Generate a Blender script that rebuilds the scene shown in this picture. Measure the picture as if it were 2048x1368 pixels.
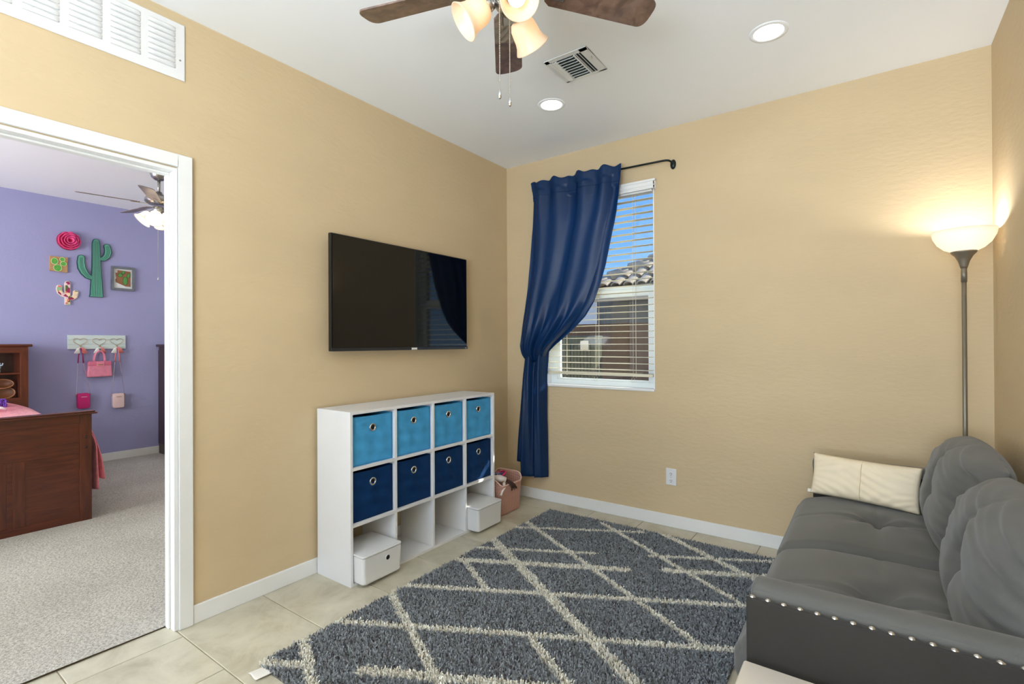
import bpy, bmesh, math, random
import numpy as np
from mathutils import Vector, Matrix
random.seed(7); rng = np.random.default_rng(7)
PI = math.pi
for o in list(bpy.data.objects): bpy.data.objects.remove(o)
S = bpy.context.scene
COL = S.collection

# ------------------------------------------------------------------ camera
cam = bpy.data.cameras.new('camera'); co = bpy.data.objects.new('camera', cam); COL.objects.link(co)
FW = Vector((-0.58251261, 0.81281386, 0.00356186)); RT = Vector((0.81279872, 0.5825235, -0.00496005)); UP = RT.cross(FW)
CP = Vector((2.50114839, -3.42324362, 1.26237454))
m = Matrix.Identity(4)
for i in range(3):
    m[i][0] = RT[i]; m[i][1] = UP[i]; m[i][2] = -FW[i]; m[i][3] = CP[i]
co.matrix_world = m
cam.sensor_width = 36; cam.lens = 17.5885; cam.shift_y = -0.00066; cam.clip_start = .05; cam.clip_end = 200
S.camera = co

# ------------------------------------------------------------------ world, sun, big lights, exposure
w = bpy.data.worlds.new('world'); S.world = w; w.use_nodes = True
nt = w.node_tree; bg = nt.nodes['Background']
# clear blue sky: pale at the horizon, deeper overhead, the same all round
tcw = nt.nodes.new('ShaderNodeTexCoord'); spw = nt.nodes.new('ShaderNodeSeparateXYZ'); rw = nt.nodes.new('ShaderNodeValToRGB')
nt.links.new(tcw.outputs['Generated'], spw.inputs[0]); nt.links.new(spw.outputs[2], rw.inputs[0]); nt.links.new(rw.outputs[0], bg.inputs[0])
rw.color_ramp.elements[0].position = 0.0; rw.color_ramp.elements[0].color = (.36, .64, 1, 1)
rw.color_ramp.elements[1].position = .75; rw.color_ramp.elements[1].color = (.07, .24, .80, 1)
ew = rw.color_ramp.elements.new(.22); ew.color = (.19, .46, .98, 1)
bg.inputs[1].default_value = 1.2

def lamp(name, typ, loc, energy, color=(1, 1, 1), size=.1, direction=None, size_y=None, spread=None):
    l = bpy.data.lights.new(name, typ); l.energy = energy; l.color = color
    o = bpy.data.objects.new(name, l); COL.objects.link(o); o.location = loc
    if typ == 'AREA':
        l.size = size
        if size_y: l.shape = 'RECTANGLE'; l.size_y = size_y
        if spread: l.spread = math.radians(spread)
    elif typ == 'SUN': l.angle = size
    else: l.shadow_soft_size = size
    if direction is not None: o.rotation_euler = Vector(direction).to_track_quat('-Z', 'Y').to_euler()
    return o
el = math.radians(33.5)
SUND = Vector((-.66 * math.cos(el), -.75 * math.cos(el), -math.sin(el)))
lamp('sun', 'SUN', (3, 6, 6), 8.0, (1, .93, .82), .009, SUND)
lamp('added_rear_fill', 'AREA', (1.5, -6.2, 1.3), 34, (.84, .92, 1), 2.6, (0, 1, .15), 1.8)  # added soft fill behind the camera, standing in for daylight
lamp('added_ceiling_bounce_fill', 'AREA', (2.55, -5.3, 1.1), 176, (.84, .92, 1), 1.2, (-.05, .55, 1), 1.2, 150)  # added fill bounced off the ceiling to brighten upper walls; not a room fixture
lamp('added_bedroom_fill', 'AREA', (-2.3, -5.3, 1.5), 140, (.88, .94, .94), 2.2, (0, 1, 0), 1.6)  # added fill on the unseen bedroom side; no window is modelled there
S.view_settings.view_transform = 'Standard'; S.view_settings.look = 'None'
S.view_settings.exposure = 0.0; S.view_settings.gamma = 1; S.view_settings.use_curve_mapping = False

# ------------------------------------------------------------------ materials
def lin(c):
    return tuple(((x / 255) / 12.92 if x / 255 <= .04045 else ((x / 255 + .055) / 1.055) ** 2.4) for x in c) + (1,)
def mat(name, rgb, rough=.6, metal=0, bump=0, bscale=200, vary=0, vscale=8, spec=None, coat=0, emit=None, estr=0, bdet=3, sheen=0, bdist=.002, stretch=None):
    M = bpy.data.materials.new(name); M.use_nodes = True
    n = M.node_tree.nodes; L = M.node_tree.links; b = n['Principled BSDF']
    c = lin(rgb)
    b.inputs['Base Color'].default_value = c; b.inputs['Roughness'].default_value = rough; b.inputs['Metallic'].default_value = metal
    if spec is not None: b.inputs['Specular IOR Level'].default_value = spec
    if coat: b.inputs['Coat Weight'].default_value = coat; b.inputs['Coat Roughness'].default_value = .1
    if sheen: b.inputs['Sheen Weight'].default_value = sheen; b.inputs['Sheen Roughness'].default_value = .4
    if emit: b.inputs['Emission Color'].default_value = lin(emit); b.inputs['Emission Strength'].default_value = estr
    tc = n.new('ShaderNodeTexCoord'); src = tc.outputs['Object']
    if stretch:
        mp = n.new('ShaderNodeMapping'); mp.inputs['Scale'].default_value = stretch; L.new(src, mp.inputs[0]); src = mp.outputs[0]
    if vary:
        t = n.new('ShaderNodeTexNoise'); t.inputs['Scale'].default_value = vscale; t.inputs['Detail'].default_value = 5
        L.new(src, t.inputs['Vector'])
        r = n.new('ShaderNodeValToRGB'); r.color_ramp.elements[0].position = .3; r.color_ramp.elements[1].position = .7
        r.color_ramp.elements[0].color = tuple(x * (1 - vary) for x in c[:3]) + (1,)
        r.color_ramp.elements[1].color = tuple(min(1, x * (1 + vary * .6)) for x in c[:3]) + (1,)
        L.new(t.outputs[0], r.inputs[0]); L.new(r.outputs[0], b.inputs['Base Color'])
    if bump:
        t = n.new('ShaderNodeTexNoise'); t.inputs['Scale'].default_value = bscale; t.inputs['Detail'].default_value = bdet
        L.new(src, t.inputs['Vector'])
        u = n.new('ShaderNodeBump'); u.inputs['Strength'].default_value = bump; u.inputs['Distance'].default_value = bdist
        L.new(t.outputs[0], u.inputs['Height']); L.new(u.outputs[0], b.inputs['Normal'])
    return M
def wood(name, dark, light, rough=.35, axis=(1, 12, 12), coat=.3):
    M = bpy.data.materials.new(name); M.use_nodes = True
    n = M.node_tree.nodes; L = M.node_tree.links; b = n['Principled BSDF']
    tc = n.new('ShaderNodeTexCoord'); mp = n.new('ShaderNodeMapping'); mp.inputs['Scale'].default_value = axis
    L.new(tc.outputs['Object'], mp.inputs[0])
    t = n.new('ShaderNodeTexNoise'); t.inputs['Scale'].default_value = 4; t.inputs['Detail'].default_value = 8; t.inputs['Distortion'].default_value = 1.2
    L.new(mp.outputs[0], t.inputs['Vector'])
    r = n.new('ShaderNodeValToRGB'); r.color_ramp.elements[0].position = .35; r.color_ramp.elements[1].position = .68
    r.color_ramp.elements[0].color = lin(dark); r.color_ramp.elements[1].color = lin(light)
    L.new(t.outputs[0], r.inputs[0]); L.new(r.outputs[0], b.inputs['Base Color'])
    b.inputs['Roughness'].default_value = rough; b.inputs['Coat Weight'].default_value = coat
    return M
def attr_mat(name, rough=.9, sheen=.3):
    M = bpy.data.materials.new(name); M.use_nodes = True
    n = M.node_tree.nodes; b = n['Principled BSDF']
    a = n.new('ShaderNodeAttribute'); a.attribute_name = 'Col'
    M.node_tree.links.new(a.outputs['Color'], b.inputs['Base Color'])
    b.inputs['Roughness'].default_value = rough; b.inputs['Sheen Weight'].default_value = sheen; b.inputs['Specular IOR Level'].default_value = .2
    return M
def translucent(name, rgb, fac=.5, rough=.4, trans=None):
    M = bpy.data.materials.new(name); M.use_nodes = True
    n = M.node_tree.nodes; L = M.node_tree.links; n.remove(n['Principled BSDF'])
    d = n.new('ShaderNodeBsdfPrincipled'); d.inputs['Base Color'].default_value = lin(rgb); d.inputs['Roughness'].default_value = rough
    t = n.new('ShaderNodeBsdfTranslucent'); t.inputs[0].default_value = lin(trans or rgb)
    mx = n.new('ShaderNodeMixShader'); mx.inputs[0].default_value = fac
    L.new(d.outputs[0], mx.inputs[1]); L.new(t.outputs[0], mx.inputs[2]); L.new(mx.outputs[0], n['Material Output'].inputs[0])
    return M
def glass_mat(name):
    M = bpy.data.materials.new(name); M.use_nodes = True
    n = M.node_tree.nodes; L = M.node_tree.links; n.remove(n['Principled BSDF'])
    t = n.new('ShaderNodeBsdfTransparent'); t.inputs[0].default_value = (.97, .99, .98, 1)
    g = n.new('ShaderNodeBsdfGlossy'); g.inputs['Roughness'].default_value = .02
    mx = n.new('ShaderNodeMixShader'); mx.inputs[0].default_value = .05; L.new(t.outputs[0], mx.inputs[1]); L.new(g.outputs[0], mx.inputs[2])
    L.new(mx.outputs[0], n['Material Output'].inputs[0]); return M

WALL = mat('tan_wall_paint', (205, 184, 148), .75, bump=.6, bscale=38, vary=.05, vscale=2.2, bdet=6, bdist=.004, stretch=(.55, .55, 1.3))
PURPLE = mat('periwinkle_wall_paint', (160, 160, 203), .8, bump=.3, bscale=40, vary=.03, vscale=2, bdet=5, bdist=.003)
CEIL = mat('white_ceiling_paint', (243, 246, 250), .85, bump=.15, bscale=45, bdist=.003)
TRIM = mat('white_trim_paint', (232, 233, 232), .4, vary=.02)
WHITE = mat('white_laminate', (230, 231, 233), .35, vary=.02, vscale=5)
PLASTIC = mat('white_plastic', (226, 227, 228), .3)
VINYL = mat('white_vinyl', (236, 244, 245), .35)
BLIND = mat('cream_blind_slat', (226, 220, 196), .5)
NAVYB = mat('navy_fabric', (3, 50, 98), .75, bump=.4, bscale=500, vary=.18, vscale=14, spec=.2)
SKYB = mat('sky_blue_fabric', (72, 160, 214), .75, bump=.4, bscale=500, vary=.14, vscale=14, spec=.2)
CHROME = mat('polished_metal', (215, 215, 215), .15, 1)
NICKEL = mat('brushed_nickel', (178, 176, 172), .3, 1)
BLACKP = mat('black_plastic', (14, 14, 15), .35)
DARK = mat('dark_void', (6, 6, 7), .9)
BRONZE = mat('dark_bronze_metal', (38, 48, 46), .4, .6)
GREYMETAL = mat('grey_lamp_metal', (128, 120, 106), .4, .5)
GROUT = mat('grey_grout', (166, 150, 122), .9, bump=.3, bscale=150)
SOFA = mat('charcoal_woven_upholstery', (96, 96, 93), .85, bump=.35, bscale=650, vary=.10, vscale=6, sheen=.25)
SOFAD = mat('dark_charcoal_side_panel', (44, 42, 39), .8, bump=.35, bscale=650, vary=.08, sheen=.15)
CREAM = mat('cream_cotton', (236, 222, 194), .85, bump=.3, bscale=500, vary=.06)
PINKB = mat('pink_quilted_cloth', (232, 132, 146), .9, bump=.8, bscale=70, vary=.15, vscale=30, sheen=.3, bdist=.006)
BEDW = wood('mahogany_stained_wood', (74, 28, 12), (98, 42, 20), .35, (8, .9, 8))
BEDV = wood('mahogany_vertical_grain', (72, 28, 12), (100, 44, 22), .35, (9, 7, .8))
DARKW = wood('espresso_wood', (34, 14, 14), (58, 26, 24), .4, (8, 8, 1))
WALN = wood('walnut_fan_blade', (90, 68, 58), (126, 100, 86), .3, (5, 5, 5), 1.0)
GREYW = wood('grey_fan_blade', (104, 92, 88), (132, 118, 112), .4, (2, 2, 2), .1)
GLASS = glass_mat('window_glass')
SHADE = translucent('frosted_warm_glass', (253, 236, 214), .5)
SHADEW = translucent('frosted_white_glass', (255, 250, 240), .5)
BULB = mat('lit_bulb', (255, 240, 210), .4, emit=(255, 240, 220), estr=2.6)
BULBF = mat('lit_floor_lamp_bulb', (255, 240, 210), .4, emit=(255, 251, 246), estr=230)
BULBW = mat('lit_white_bulb', (255, 250, 240), .4, emit=(255, 240, 222), estr=60)
LED = mat('lit_led_lens', (255, 255, 255), .4, emit=(255, 252, 246), estr=14)

def tile_mat():
    M = bpy.data.materials.new('marbled_beige_tile'); M.use_nodes = True
    n = M.node_tree.nodes; L = M.node_tree.links; b = n['Principled BSDF']
    tc = n.new('ShaderNodeTexCoord'); oi = n.new('ShaderNodeObjectInfo')
    va = n.new('ShaderNodeVectorMath'); va.operation = 'SCALE'; va.inputs[3].default_value = 9
    cb = n.new('ShaderNodeCombineXYZ'); L.new(oi.outputs['Random'], cb.inputs[0]); L.new(oi.outputs['Random'], cb.inputs[2])
    L.new(cb.outputs[0], va.inputs[0])
    ad = n.new('ShaderNodeVectorMath'); L.new(tc.outputs['Object'], ad.inputs[0]); L.new(va.outputs[0], ad.inputs[1])
    t = n.new('ShaderNodeTexNoise'); t.inputs['Scale'].default_value = 5; t.inputs['Detail'].default_value = 9; t.inputs['Distortion'].default_value = .45; t.inputs['Roughness'].default_value = .66
    L.new(ad.outputs[0], t.inputs['Vector'])
    r = n.new('ShaderNodeValToRGB'); e = r.color_ramp.elements
    e[0].position = .30; e[0].color = lin((168, 161, 138)); e[1].position = .72; e[1].color = lin((208, 202, 182))
    q = e.new(.5); q.color = lin((194, 188, 168))
    L.new(t.outputs[0], r.inputs[0]); L.new(r.outputs[0], b.inputs['Base Color'])
    b.inputs['Roughness'].default_value = .33; b.inputs['Specular IOR Level'].default_value = .4
    return M
TILE = tile_mat()
def carpet_mat():
    M = mat('grey_beige_carpet', (196, 190, 180), .95, sheen=.3)
    n = M.node_tree.nodes; L = M.node_tree.links; b = n['Principled BSDF']
    tc = n.new('ShaderNodeTexCoord')
    t = n.new('ShaderNodeTexNoise'); t.inputs['Scale'].default_value = 95; t.inputs['Detail'].default_value = 4; t.inputs['Roughness'].default_value = .7
    u = n.new('ShaderNodeTexNoise'); u.inputs['Scale'].default_value = 1.6; u.inputs['Detail'].default_value = 3
    for x in (t, u): L.new(tc.outputs['Object'], x.inputs['Vector'])
    r = n.new('ShaderNodeValToRGB'); r.color_ramp.elements[0].position = .33; r.color_ramp.elements[1].position = .6
    r.color_ramp.elements[0].color = lin((146, 139, 128)); r.color_ramp.elements[1].color = lin((222, 216, 204))
    r2 = n.new('ShaderNodeValToRGB'); r2.color_ramp.elements[0].position = .35; r2.color_ramp.elements[1].position = .65
    r2.color_ramp.elements[0].color = (.84, .83, .82, 1); r2.color_ramp.elements[1].color = (1, 1, 1, 1)
    mx = n.new('ShaderNodeMix'); mx.data_type = 'RGBA'; mx.blend_type = 'MULTIPLY'; mx.inputs[0].default_value = 1
    L.new(t.outputs[0], r.inputs[0]); L.new(u.outputs[0], r2.inputs[0]); L.new(r.outputs[0], mx.inputs[6]); L.new(r2.outputs[0], mx.inputs[7])
    L.new(mx.outputs[2], b.inputs['Base Color'])
    bp = n.new('ShaderNodeBump'); bp.inputs['Strength'].default_value = 1; bp.inputs['Distance'].default_value = .012
    L.new(t.outputs[0], bp.inputs['Height']); L.new(bp.outputs[0], b.inputs['Normal'])
    return M
CARPET = carpet_mat()

# ------------------------------------------------------------------ builders
ROOTLOC = {}
def tag(o, label=None, cat=None, group=None, kind=None):
    if label: o['label'] = label
    if cat: o['category'] = cat
    if group: o['group'] = group
    if kind: o['kind'] = kind
    return o
def thing(name, label, cat, loc=(0, 0, 0), group=None):
    o = bpy.data.objects.new(name, None); COL.objects.link(o); o.location = loc; o.empty_display_size = .1
    ROOTLOC[o.name] = Vector(loc)
    return tag(o, label, cat, group)
def rootloc(o):
    while o.parent: o = o.parent
    return ROOTLOC.get(o.name, Vector((0, 0, 0)))
class MB:
    def __init__(s): s.v = []; s.f = []; s.col = None
    def add(s, v, f, M=None):
        n = len(s.v)
        if M is not None: v = [tuple(M @ Vector(p)) for p in v]
        s.v += [tuple(p) for p in v]; s.f += [tuple(i + n for i in q) for q in f]; return s
    def box(s, x0, x1, y0, y1, z0, z1, M=None):
        v = [(x, y, z) for x in (x0, x1) for y in (y0, y1) for z in (z0, z1)]
        return s.add(v, [(0, 1, 3, 2), (4, 6, 7, 5), (0, 4, 5, 1), (2, 3, 7, 6), (0, 2, 6, 4), (1, 5, 7, 3)], M)
    def lathe(s, prof, n=24, M=None, close=False):
        v = []; f = []; k = len(prof)
        for i in range(n):
            a = 2 * PI * i / n
            for r, z in prof: v.append((r * math.cos(a), r * math.sin(a), z))
        for i in range(n):
            j = (i + 1) % n
            for q in range(k - 1): f.append((i * k + q, j * k + q, j * k + q + 1, i * k + q + 1))
            if close: f.append((i * k + k - 1, j * k + k - 1, j * k, i * k))
        return s.add(v, f, M)
    def cyl(s, c, r, z0, z1, n=24, M=None):
        return s.lathe([(0, z0), (r, z0), (r, z1), (0, z1)], n, (M or Matrix.Identity(4)) @ Matrix.Translation((c[0], c[1], 0)))
    def tube(s, pts, r, n=8, closed=False, caps=True):
        P = [Vector(p) for p in pts]; v = []; f = []; m = len(P)
        R = r if hasattr(r, '__len__') else [r] * m
        prev = None
        for i, p in enumerate(P):
            if closed: t = P[(i + 1) % m] - P[i - 1]
            else: t = P[min(i + 1, m - 1)] - P[max(i - 1, 0)]
            t.normalize()
            if prev is None: a = t.orthogonal().normalized()
            else:
                a = prev - t * prev.dot(t)
                a = a.normalized() if a.length > 1e-6 else t.orthogonal().normalized()
            prev = a; b = t.cross(a)
            for k in range(n):
                an = 2 * PI * k / n; v.append(tuple(p + (a * math.cos(an) + b * math.sin(an)) * R[i]))
        for i in range(m if closed else m - 1):
            j = (i + 1) % m
            for k in range(n): f.append((i * n + k, i * n + (k + 1) % n, j * n + (k + 1) % n, j * n + k))
        if not closed and caps: f.append(tuple(range(n))[::-1]); f.append(tuple((m - 1) * n + k for k in range(n)))
        return s.add(v, f)
    def prism(s, poly, d0, d1, M=None):      # polygon in local XY extruded along local Z
        n = len(poly); v = [(x, y, d0) for x, y in poly] + [(x, y, d1) for x, y in poly]
        f = [tuple(range(n))[::-1], tuple(range(n, 2 * n))] + [(i, (i + 1) % n, n + (i + 1) % n, n + i) for i in range(n)]
        return s.add(v, f, M)
    def grid(s, fn, nu, nv, closed_u=False, M=None):
        v = [fn(i / nu, j / nv) for j in range(nv + 1) for i in range(nu + (0 if closed_u else 1))]
        w_ = nu if closed_u else nu + 1; f = []
        for j in range(nv):
            for i in range(nu):
                i2 = (i + 1) % w_ if closed_u else i + 1
                f.append((j * w_ + i, j * w_ + i2, (j + 1) * w_ + i2, (j + 1) * w_ + i))
        return s.add(v, f, M)
    def ball(s, c, r, n=12, M=None, sz=1):
        pr = [(r * math.sin(PI * i / n), -r * sz * math.cos(PI * i / n)) for i in range(n + 1)]
        return s.lathe(pr, max(10, n + 4), Matrix.Translation(c) @ (M or Matrix.Identity(4)))
    def build(s, name, m, parent=None, bevel=0, smooth=False, seg=2, solid=0, sub=0):
        me = bpy.data.meshes.new(name)
        off = rootloc(parent) if parent else Vector((0, 0, 0))
        V = [(a - off.x, b - off.y, c - off.z) for a, b, c in s.v]
        me.from_pydata(V, [], s.f); me.update()
        bm = bmesh.new(); bm.from_mesh(me)
        bmesh.ops.remove_doubles(bm, verts=bm.verts, dist=1e-6); bmesh.ops.recalc_face_normals(bm, faces=bm.faces)
        bm.to_mesh(me); bm.free()
        o = bpy.data.objects.new(name, me); COL.objects.link(o); me.materials.append(m)
        if parent: o.parent = parent
        if solid: q = o.modifiers.new('solid', 'SOLIDIFY'); q.thickness = solid; q.offset = 0
        if sub: q = o.modifiers.new('sub', 'SUBSURF'); q.levels = q.render_levels = sub
        if bevel:
            q = o.modifiers.new('bevel', 'BEVEL'); q.width = bevel; q.segments = seg; q.limit_method = 'ANGLE'; q.angle_limit = math.radians(40)
            smooth = smooth or seg > 2
        if smooth: me.polygons.foreach_set('use_smooth', [True] * len(me.polygons))
        return o
def copy_thing(root, loc, label=None, group=None):
    r = root.copy(); COL.objects.link(r); r.location = loc; ROOTLOC[r.name] = Vector(loc)
    if label: r['label'] = label
    if group: r['group'] = group
    for ch in list(root.children):
        c = ch.copy(); COL.objects.link(c); c.parent = r
        for g in list(ch.children):
            d = g.copy(); COL.objects.link(d); d.parent = c
    return r
def RY(a): return Matrix.Rotation(a, 4, 'Y')
def RX(a): return Matrix.Rotation(a, 4, 'X')
def RZ(a): return Matrix.Rotation(a, 4, 'Z')
def T(x, y, z): return Matrix.Translation((x, y, z))
def soft_box(cx, cy, cz, sx, sy, sz, r, n=28, fn=None, M=None):
    """rounded box (full sizes), surface points can be displaced by fn(p_unit, pos) -> pos"""
    mb = MB(); hx, hy, hz = sx / 2, sy / 2, sz / 2
    def pt(a, b, c):
        p = Vector((a * hx, b * hy, c * hz))
        q = Vector((max(-hx + r, min(hx - r, p.x)), max(-hy + r, min(hy - r, p.y)), max(-hz + r, min(hz - r, p.z))))
        d = p - q
        if d.length > 1e-9: p = q + d.normalized() * r
        if fn: p = fn((a, b, c), p)
        return (p.x + cx, p.y + cy, p.z + cz) if M is None else tuple(M @ p)
    for ax in range(3):
        for sg in (-1, 1):
            def fun(u, v, ax=ax, sg=sg):
                t = [0, 0, 0]; t[ax] = sg
                # denser sampling near edges
                e = lambda x: math.sin((x * 2 - 1) * PI / 2 * .96) / math.sin(PI / 2 * .96)
                t[(ax + 1) % 3] = e(u); t[(ax + 2) % 3] = e(v)
                return pt(*t)
            mb.grid(fun, n, n)
    return mb

# ================================================================== THE SETTING
H = 2.74; W = 3.0; YB = -6.6
def struct(o, label, cat=None): return tag(o, label, cat, kind='structure')
# left wall with doorway  (opening y -3.42..-2.50, z 0..2.045)
b = MB()
b.box(-.085, 0, -2.484, .6, 0, H); b.box(-.085, 0, YB, -3.44, 0, H); b.box(-.085, 0, -3.44, -2.484, 2.045, H)
wl = struct(b.build('wall_left', WALL), 'tan textured wall with the doorway and the television', 'wall')
b = MB()      # window opening x .386..1.275, z .93..2.375
b.box(.0001, .386, 0, .2, 0, H); b.box(1.275, W, 0, .2, 0, H); b.box(.386, 1.275, 0, .2, 0, .93); b.box(.386, 1.275, 0, .2, 2.375, H)
wb = struct(b.build('wall_back', WALL), 'tan textured wall with the window', 'wall')
wr = struct(MB().box(W, W + .12, YB, .2, 0, H).build('wall_right', WALL), 'tan wall behind the sofa', 'wall')
b = MB(); b.box(-.1, .1, YB - .12, YB, 0, H); b.box(2.9, W + .12, YB - .12, YB, 0, H); b.box(.1, 2.9, YB - .12, YB, 2.6, H)
struct(b.build('wall_front', WALL), 'tan wall piers beside the opening behind the camera', 'wall')
cl = struct(MB().box(-.1, W + .12, YB, .2, H, H + .06).build('ceiling', CEIL), 'white ceiling of the play room', 'ceiling')
fl = struct(MB().box(-.3, W + .12, YB, .2, -.06, -.004).build('floor', GROUT), 'floor of marbled beige square tiles', 'floor')
tm = {}
xs = [-.297 + .373 * i for i in range(10)]; ys = [-.19 + .3835 - .3835 * i for i in range(19)]
def add_tile(x0, x1, y0, y1):
    key = (round(x1 - x0, 4), round(y1 - y0, 4))
    if key not in tm:
        mb = MB(); a, c = x1 - x0, y1 - y0; e = .0025
        mb.add([(0, 0, -.006), (a, 0, -.006), (a, c, -.006), (0, c, -.006), (0, 0, -.0015), (a, 0, -.0015), (a, c, -.0015), (0, c, -.0015),
                (e, e, 0), (a - e, e, 0), (a - e, c - e, 0), (e, c - e, 0)],
               [(0, 1, 5, 4), (1, 2, 6, 5), (2, 3, 7, 6), (3, 0, 4, 7), (4, 5, 9, 8), (5, 6, 10, 9), (6, 7, 11, 10), (7, 4, 8, 11), (8, 9, 10, 11)])
        o = mb.build('tile', TILE, fl); tm[key] = o.data
    else:
        o = bpy.data.objects.new('tile', tm[key]); COL.objects.link(o); o.parent = fl
    o.location = (x0, y0, 0)
g = .0017
xs2 = [-.3, .815, 1.19, 1.56, 1.94, 2.31, 2.68, 3.06]
xs1 = xs
for j in range(len(ys) - 1):
    xs = xs2 if ys[j + 1] > -2.55 else xs1
    for i in range(len(xs) - 1):
        x0, x1 = max(xs[i] + g, -.07), min(xs[i + 1] - g, W); y1, y0 = min(ys[j] - g, 0), ys[j + 1] + g
        if x1 - x0 > .02 and y1 - y0 > .02 and y1 > YB: add_tile(x0, x1, y0, y1)
# baseboards
def bb(name, label, x0, x1, y0, y1, parent=None, t=.083):
    return struct(MB().box(x0, x1, y0, y1, 0, t).build(name, TRIM, bevel=.003), label, 'baseboard')
bb('baseboard_left', 'white baseboard under the television wall', 0, .013, -2.426, -.013)
bb('baseboard_back', 'white baseboard under the window wall', 0, W, -.013, 0)
bb('baseboard_right', 'white baseboard behind the sofa', W - .013, W, YB, -.013)
# door casing and jamb
dt = thing('door_casing', 'white wooden door casing around the open bedroom doorway', 'door frame', (0, -2.5, 0)); tag(dt, kind='structure')
MB().box(0, .018, -2.484, -2.427, 0, 2.106).box(0, .018, -3.50, -2.484, 2.050, 2.106).build('casing', TRIM, dt, bevel=.003)
MB().box(-.085, .006, -2.500, -2.484, 0, 2.03).box(-.085, .006, -3.44, -2.484, 2.03, 2.045).build('jamb', TRIM, dt, bevel=.0015)
MB().box(-.072, -.036, -2.508, -2.500, 0, 2.02).box(-.072, -.036, -3.44, -2.500, 2.021, 2.03).build('door_stop', TRIM, dt, bevel=.002)
MB().box(-.10, -.085, -2.484, -2.42, 0, 2.10).box(-.10, -.085, -3.5, -2.484, 2.045, 2.10).build('bedroom_side_casing', TRIM, dt, bevel=.003)

# bedroom shell
PW = -4.25; BH = 2.78
struct(MB().box(PW - .1, PW, -5.5, .6, 0, BH).build('wall_bedroom_far', PURPLE), 'periwinkle blue bedroom wall with the wall decor', 'wall')
struct(MB().box(PW, -.1, .5, .6, 0, BH).build('wall_bedroom_right', CEIL), 'white bedroom side wall out of the doorway view', 'wall')
struct(MB().box(PW, -.1, -5.5, -5.4, 0, BH).build('wall_bedroom_left', CEIL), 'white bedroom wall behind the bed', 'wall')
struct(MB().box(PW - .1, -.1, -5.5, .6, BH, BH + .06).build('ceiling_bedroom', CEIL), 'white bedroom ceiling', 'ceiling')
struct(MB().box(-.1001, -.1, -5.5, .6, 0, BH).build('wall_bedroom_near', CEIL), 'bedroom face of the shared wall', 'wall') if False else None
cb = MB().grid(lambda u, v: (PW + u * (-.066 - PW), -5.4 + v * 5.9, .008 + .002 * math.sin(u * 37) * math.sin(v * 41)), 60, 80)
struct(cb.build('floor_carpet', CARPET, smooth=True), 'grey beige pile carpet on the bedroom floor', 'carpet')
bb('baseboard_bedroom', 'white baseboard under the periwinkle bedroom wall', PW, PW + .013, -5.4, .5, t=.09)

# carpet pile strands near the doorway (uncountable)
def strands(name, parent, X, Y, z0, h, wd, cols, mtl, lean=.6, seed=1):
    r = np.random.default_rng(seed); n = len(X)
    a = r.uniform(0, 2 * PI, n); la = r.uniform(0, 2 * PI, n); ll = np.abs(r.normal(0, lean, n)) * h
    hh = h * r.uniform(.75, 1.1, n)
    dx, dy = np.cos(a) * wd / 2, np.sin(a) * wd / 2; z0 = np.broadcast_to(z0, (n,))
    P = np.empty((n, 4, 3))
    P[:, 0] = np.stack([X - dx, Y - dy, z0], 1); P[:, 1] = np.stack([X + dx, Y + dy, z0], 1)
    tx, ty = X + np.cos(la) * ll, Y + np.sin(la) * ll
    P[:, 2] = np.stack([tx + dx * .8, ty + dy * .8, z0 + hh], 1); P[:, 3] = np.stack([tx - dx * .8, ty - dy * .8, z0 + hh], 1)
    me = bpy.data.meshes.new(name); me.vertices.add(4 * n); me.vertices.foreach_set('co', P.ravel())
    me.loops.add(4 * n); me.polygons.add(n)
    me.loops.foreach_set('vertex_index', np.arange(4 * n, dtype=np.int32))
    me.polygons.foreach_set('loop_start', np.arange(0, 4 * n, 4, dtype=np.int32)); me.polygons.foreach_set('loop_total', np.full(n, 4, dtype=np.int32))
    me.update(); me.validate()
    ca = me.color_attributes.new('Col', 'FLOAT_COLOR', 'POINT')
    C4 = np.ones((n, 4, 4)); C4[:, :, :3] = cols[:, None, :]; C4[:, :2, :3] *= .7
    ca.data.foreach_set('color', C4.ravel())
    me.materials.append(mtl); o = bpy.data.objects.new(name, me); COL.objects.link(o)
    if parent: o.parent = parent
    return o

# ================================================================== WINDOW
wt = thing('window_1', 'white vinyl single hung window behind the blinds', 'window', (.83, .1, .93)); tag(wt, kind='structure')
b = MB(); y0, y1 = .07, .13
b.box(.386, .445, y0, y1, .93, 2.375).box(1.248, 1.275, y0, y1, .93, 2.375).box(.445, 1.248, y0, y1, .93, .972).box(.445, 1.248, y0, y1, 2.345, 2.375)
b.build('window_frame', VINYL, wt, bevel=.003)
b = MB(); b.box(.445, .47, .075, .105, .972, 1.655).box(1.205, 1.248, .075, .105, .972, 1.655).box(.47, 1.205, .075, .105, .972, .985).box(.47, 1.205, .075, .105, 1.602, 1.655)
b.build('lower_sash', VINYL, wt, bevel=.003)
b = MB(); b.box(.445, .47, .108, .128, 1.655, 2.345).box(1.236, 1.248, .108, .128, 1.655, 2.345).box(.47, 1.236, .105, .128, 1.655, 1.682)
b.build('upper_sash', VINYL, wt, bevel=.002)
MB().box(.468, 1.207, .088, .091, .984, 1.604).build('window_pane', GLASS, wt)
MB().box(.468, 1.238, .116, .119, 1.68, 2.347).build('window_pane', GLASS, wt)
MB().box(.386, 1.275, -.012, .075, .917, .936).build('window_sill', TRIM, wt, bevel=.004)
b = MB(); b.box(.386, .392, -.001, .07, .936, 2.375).box(1.269, 1.275, -.001, .07, .936, 2.375)
b.build('window_reveal', CEIL, wt)

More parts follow.
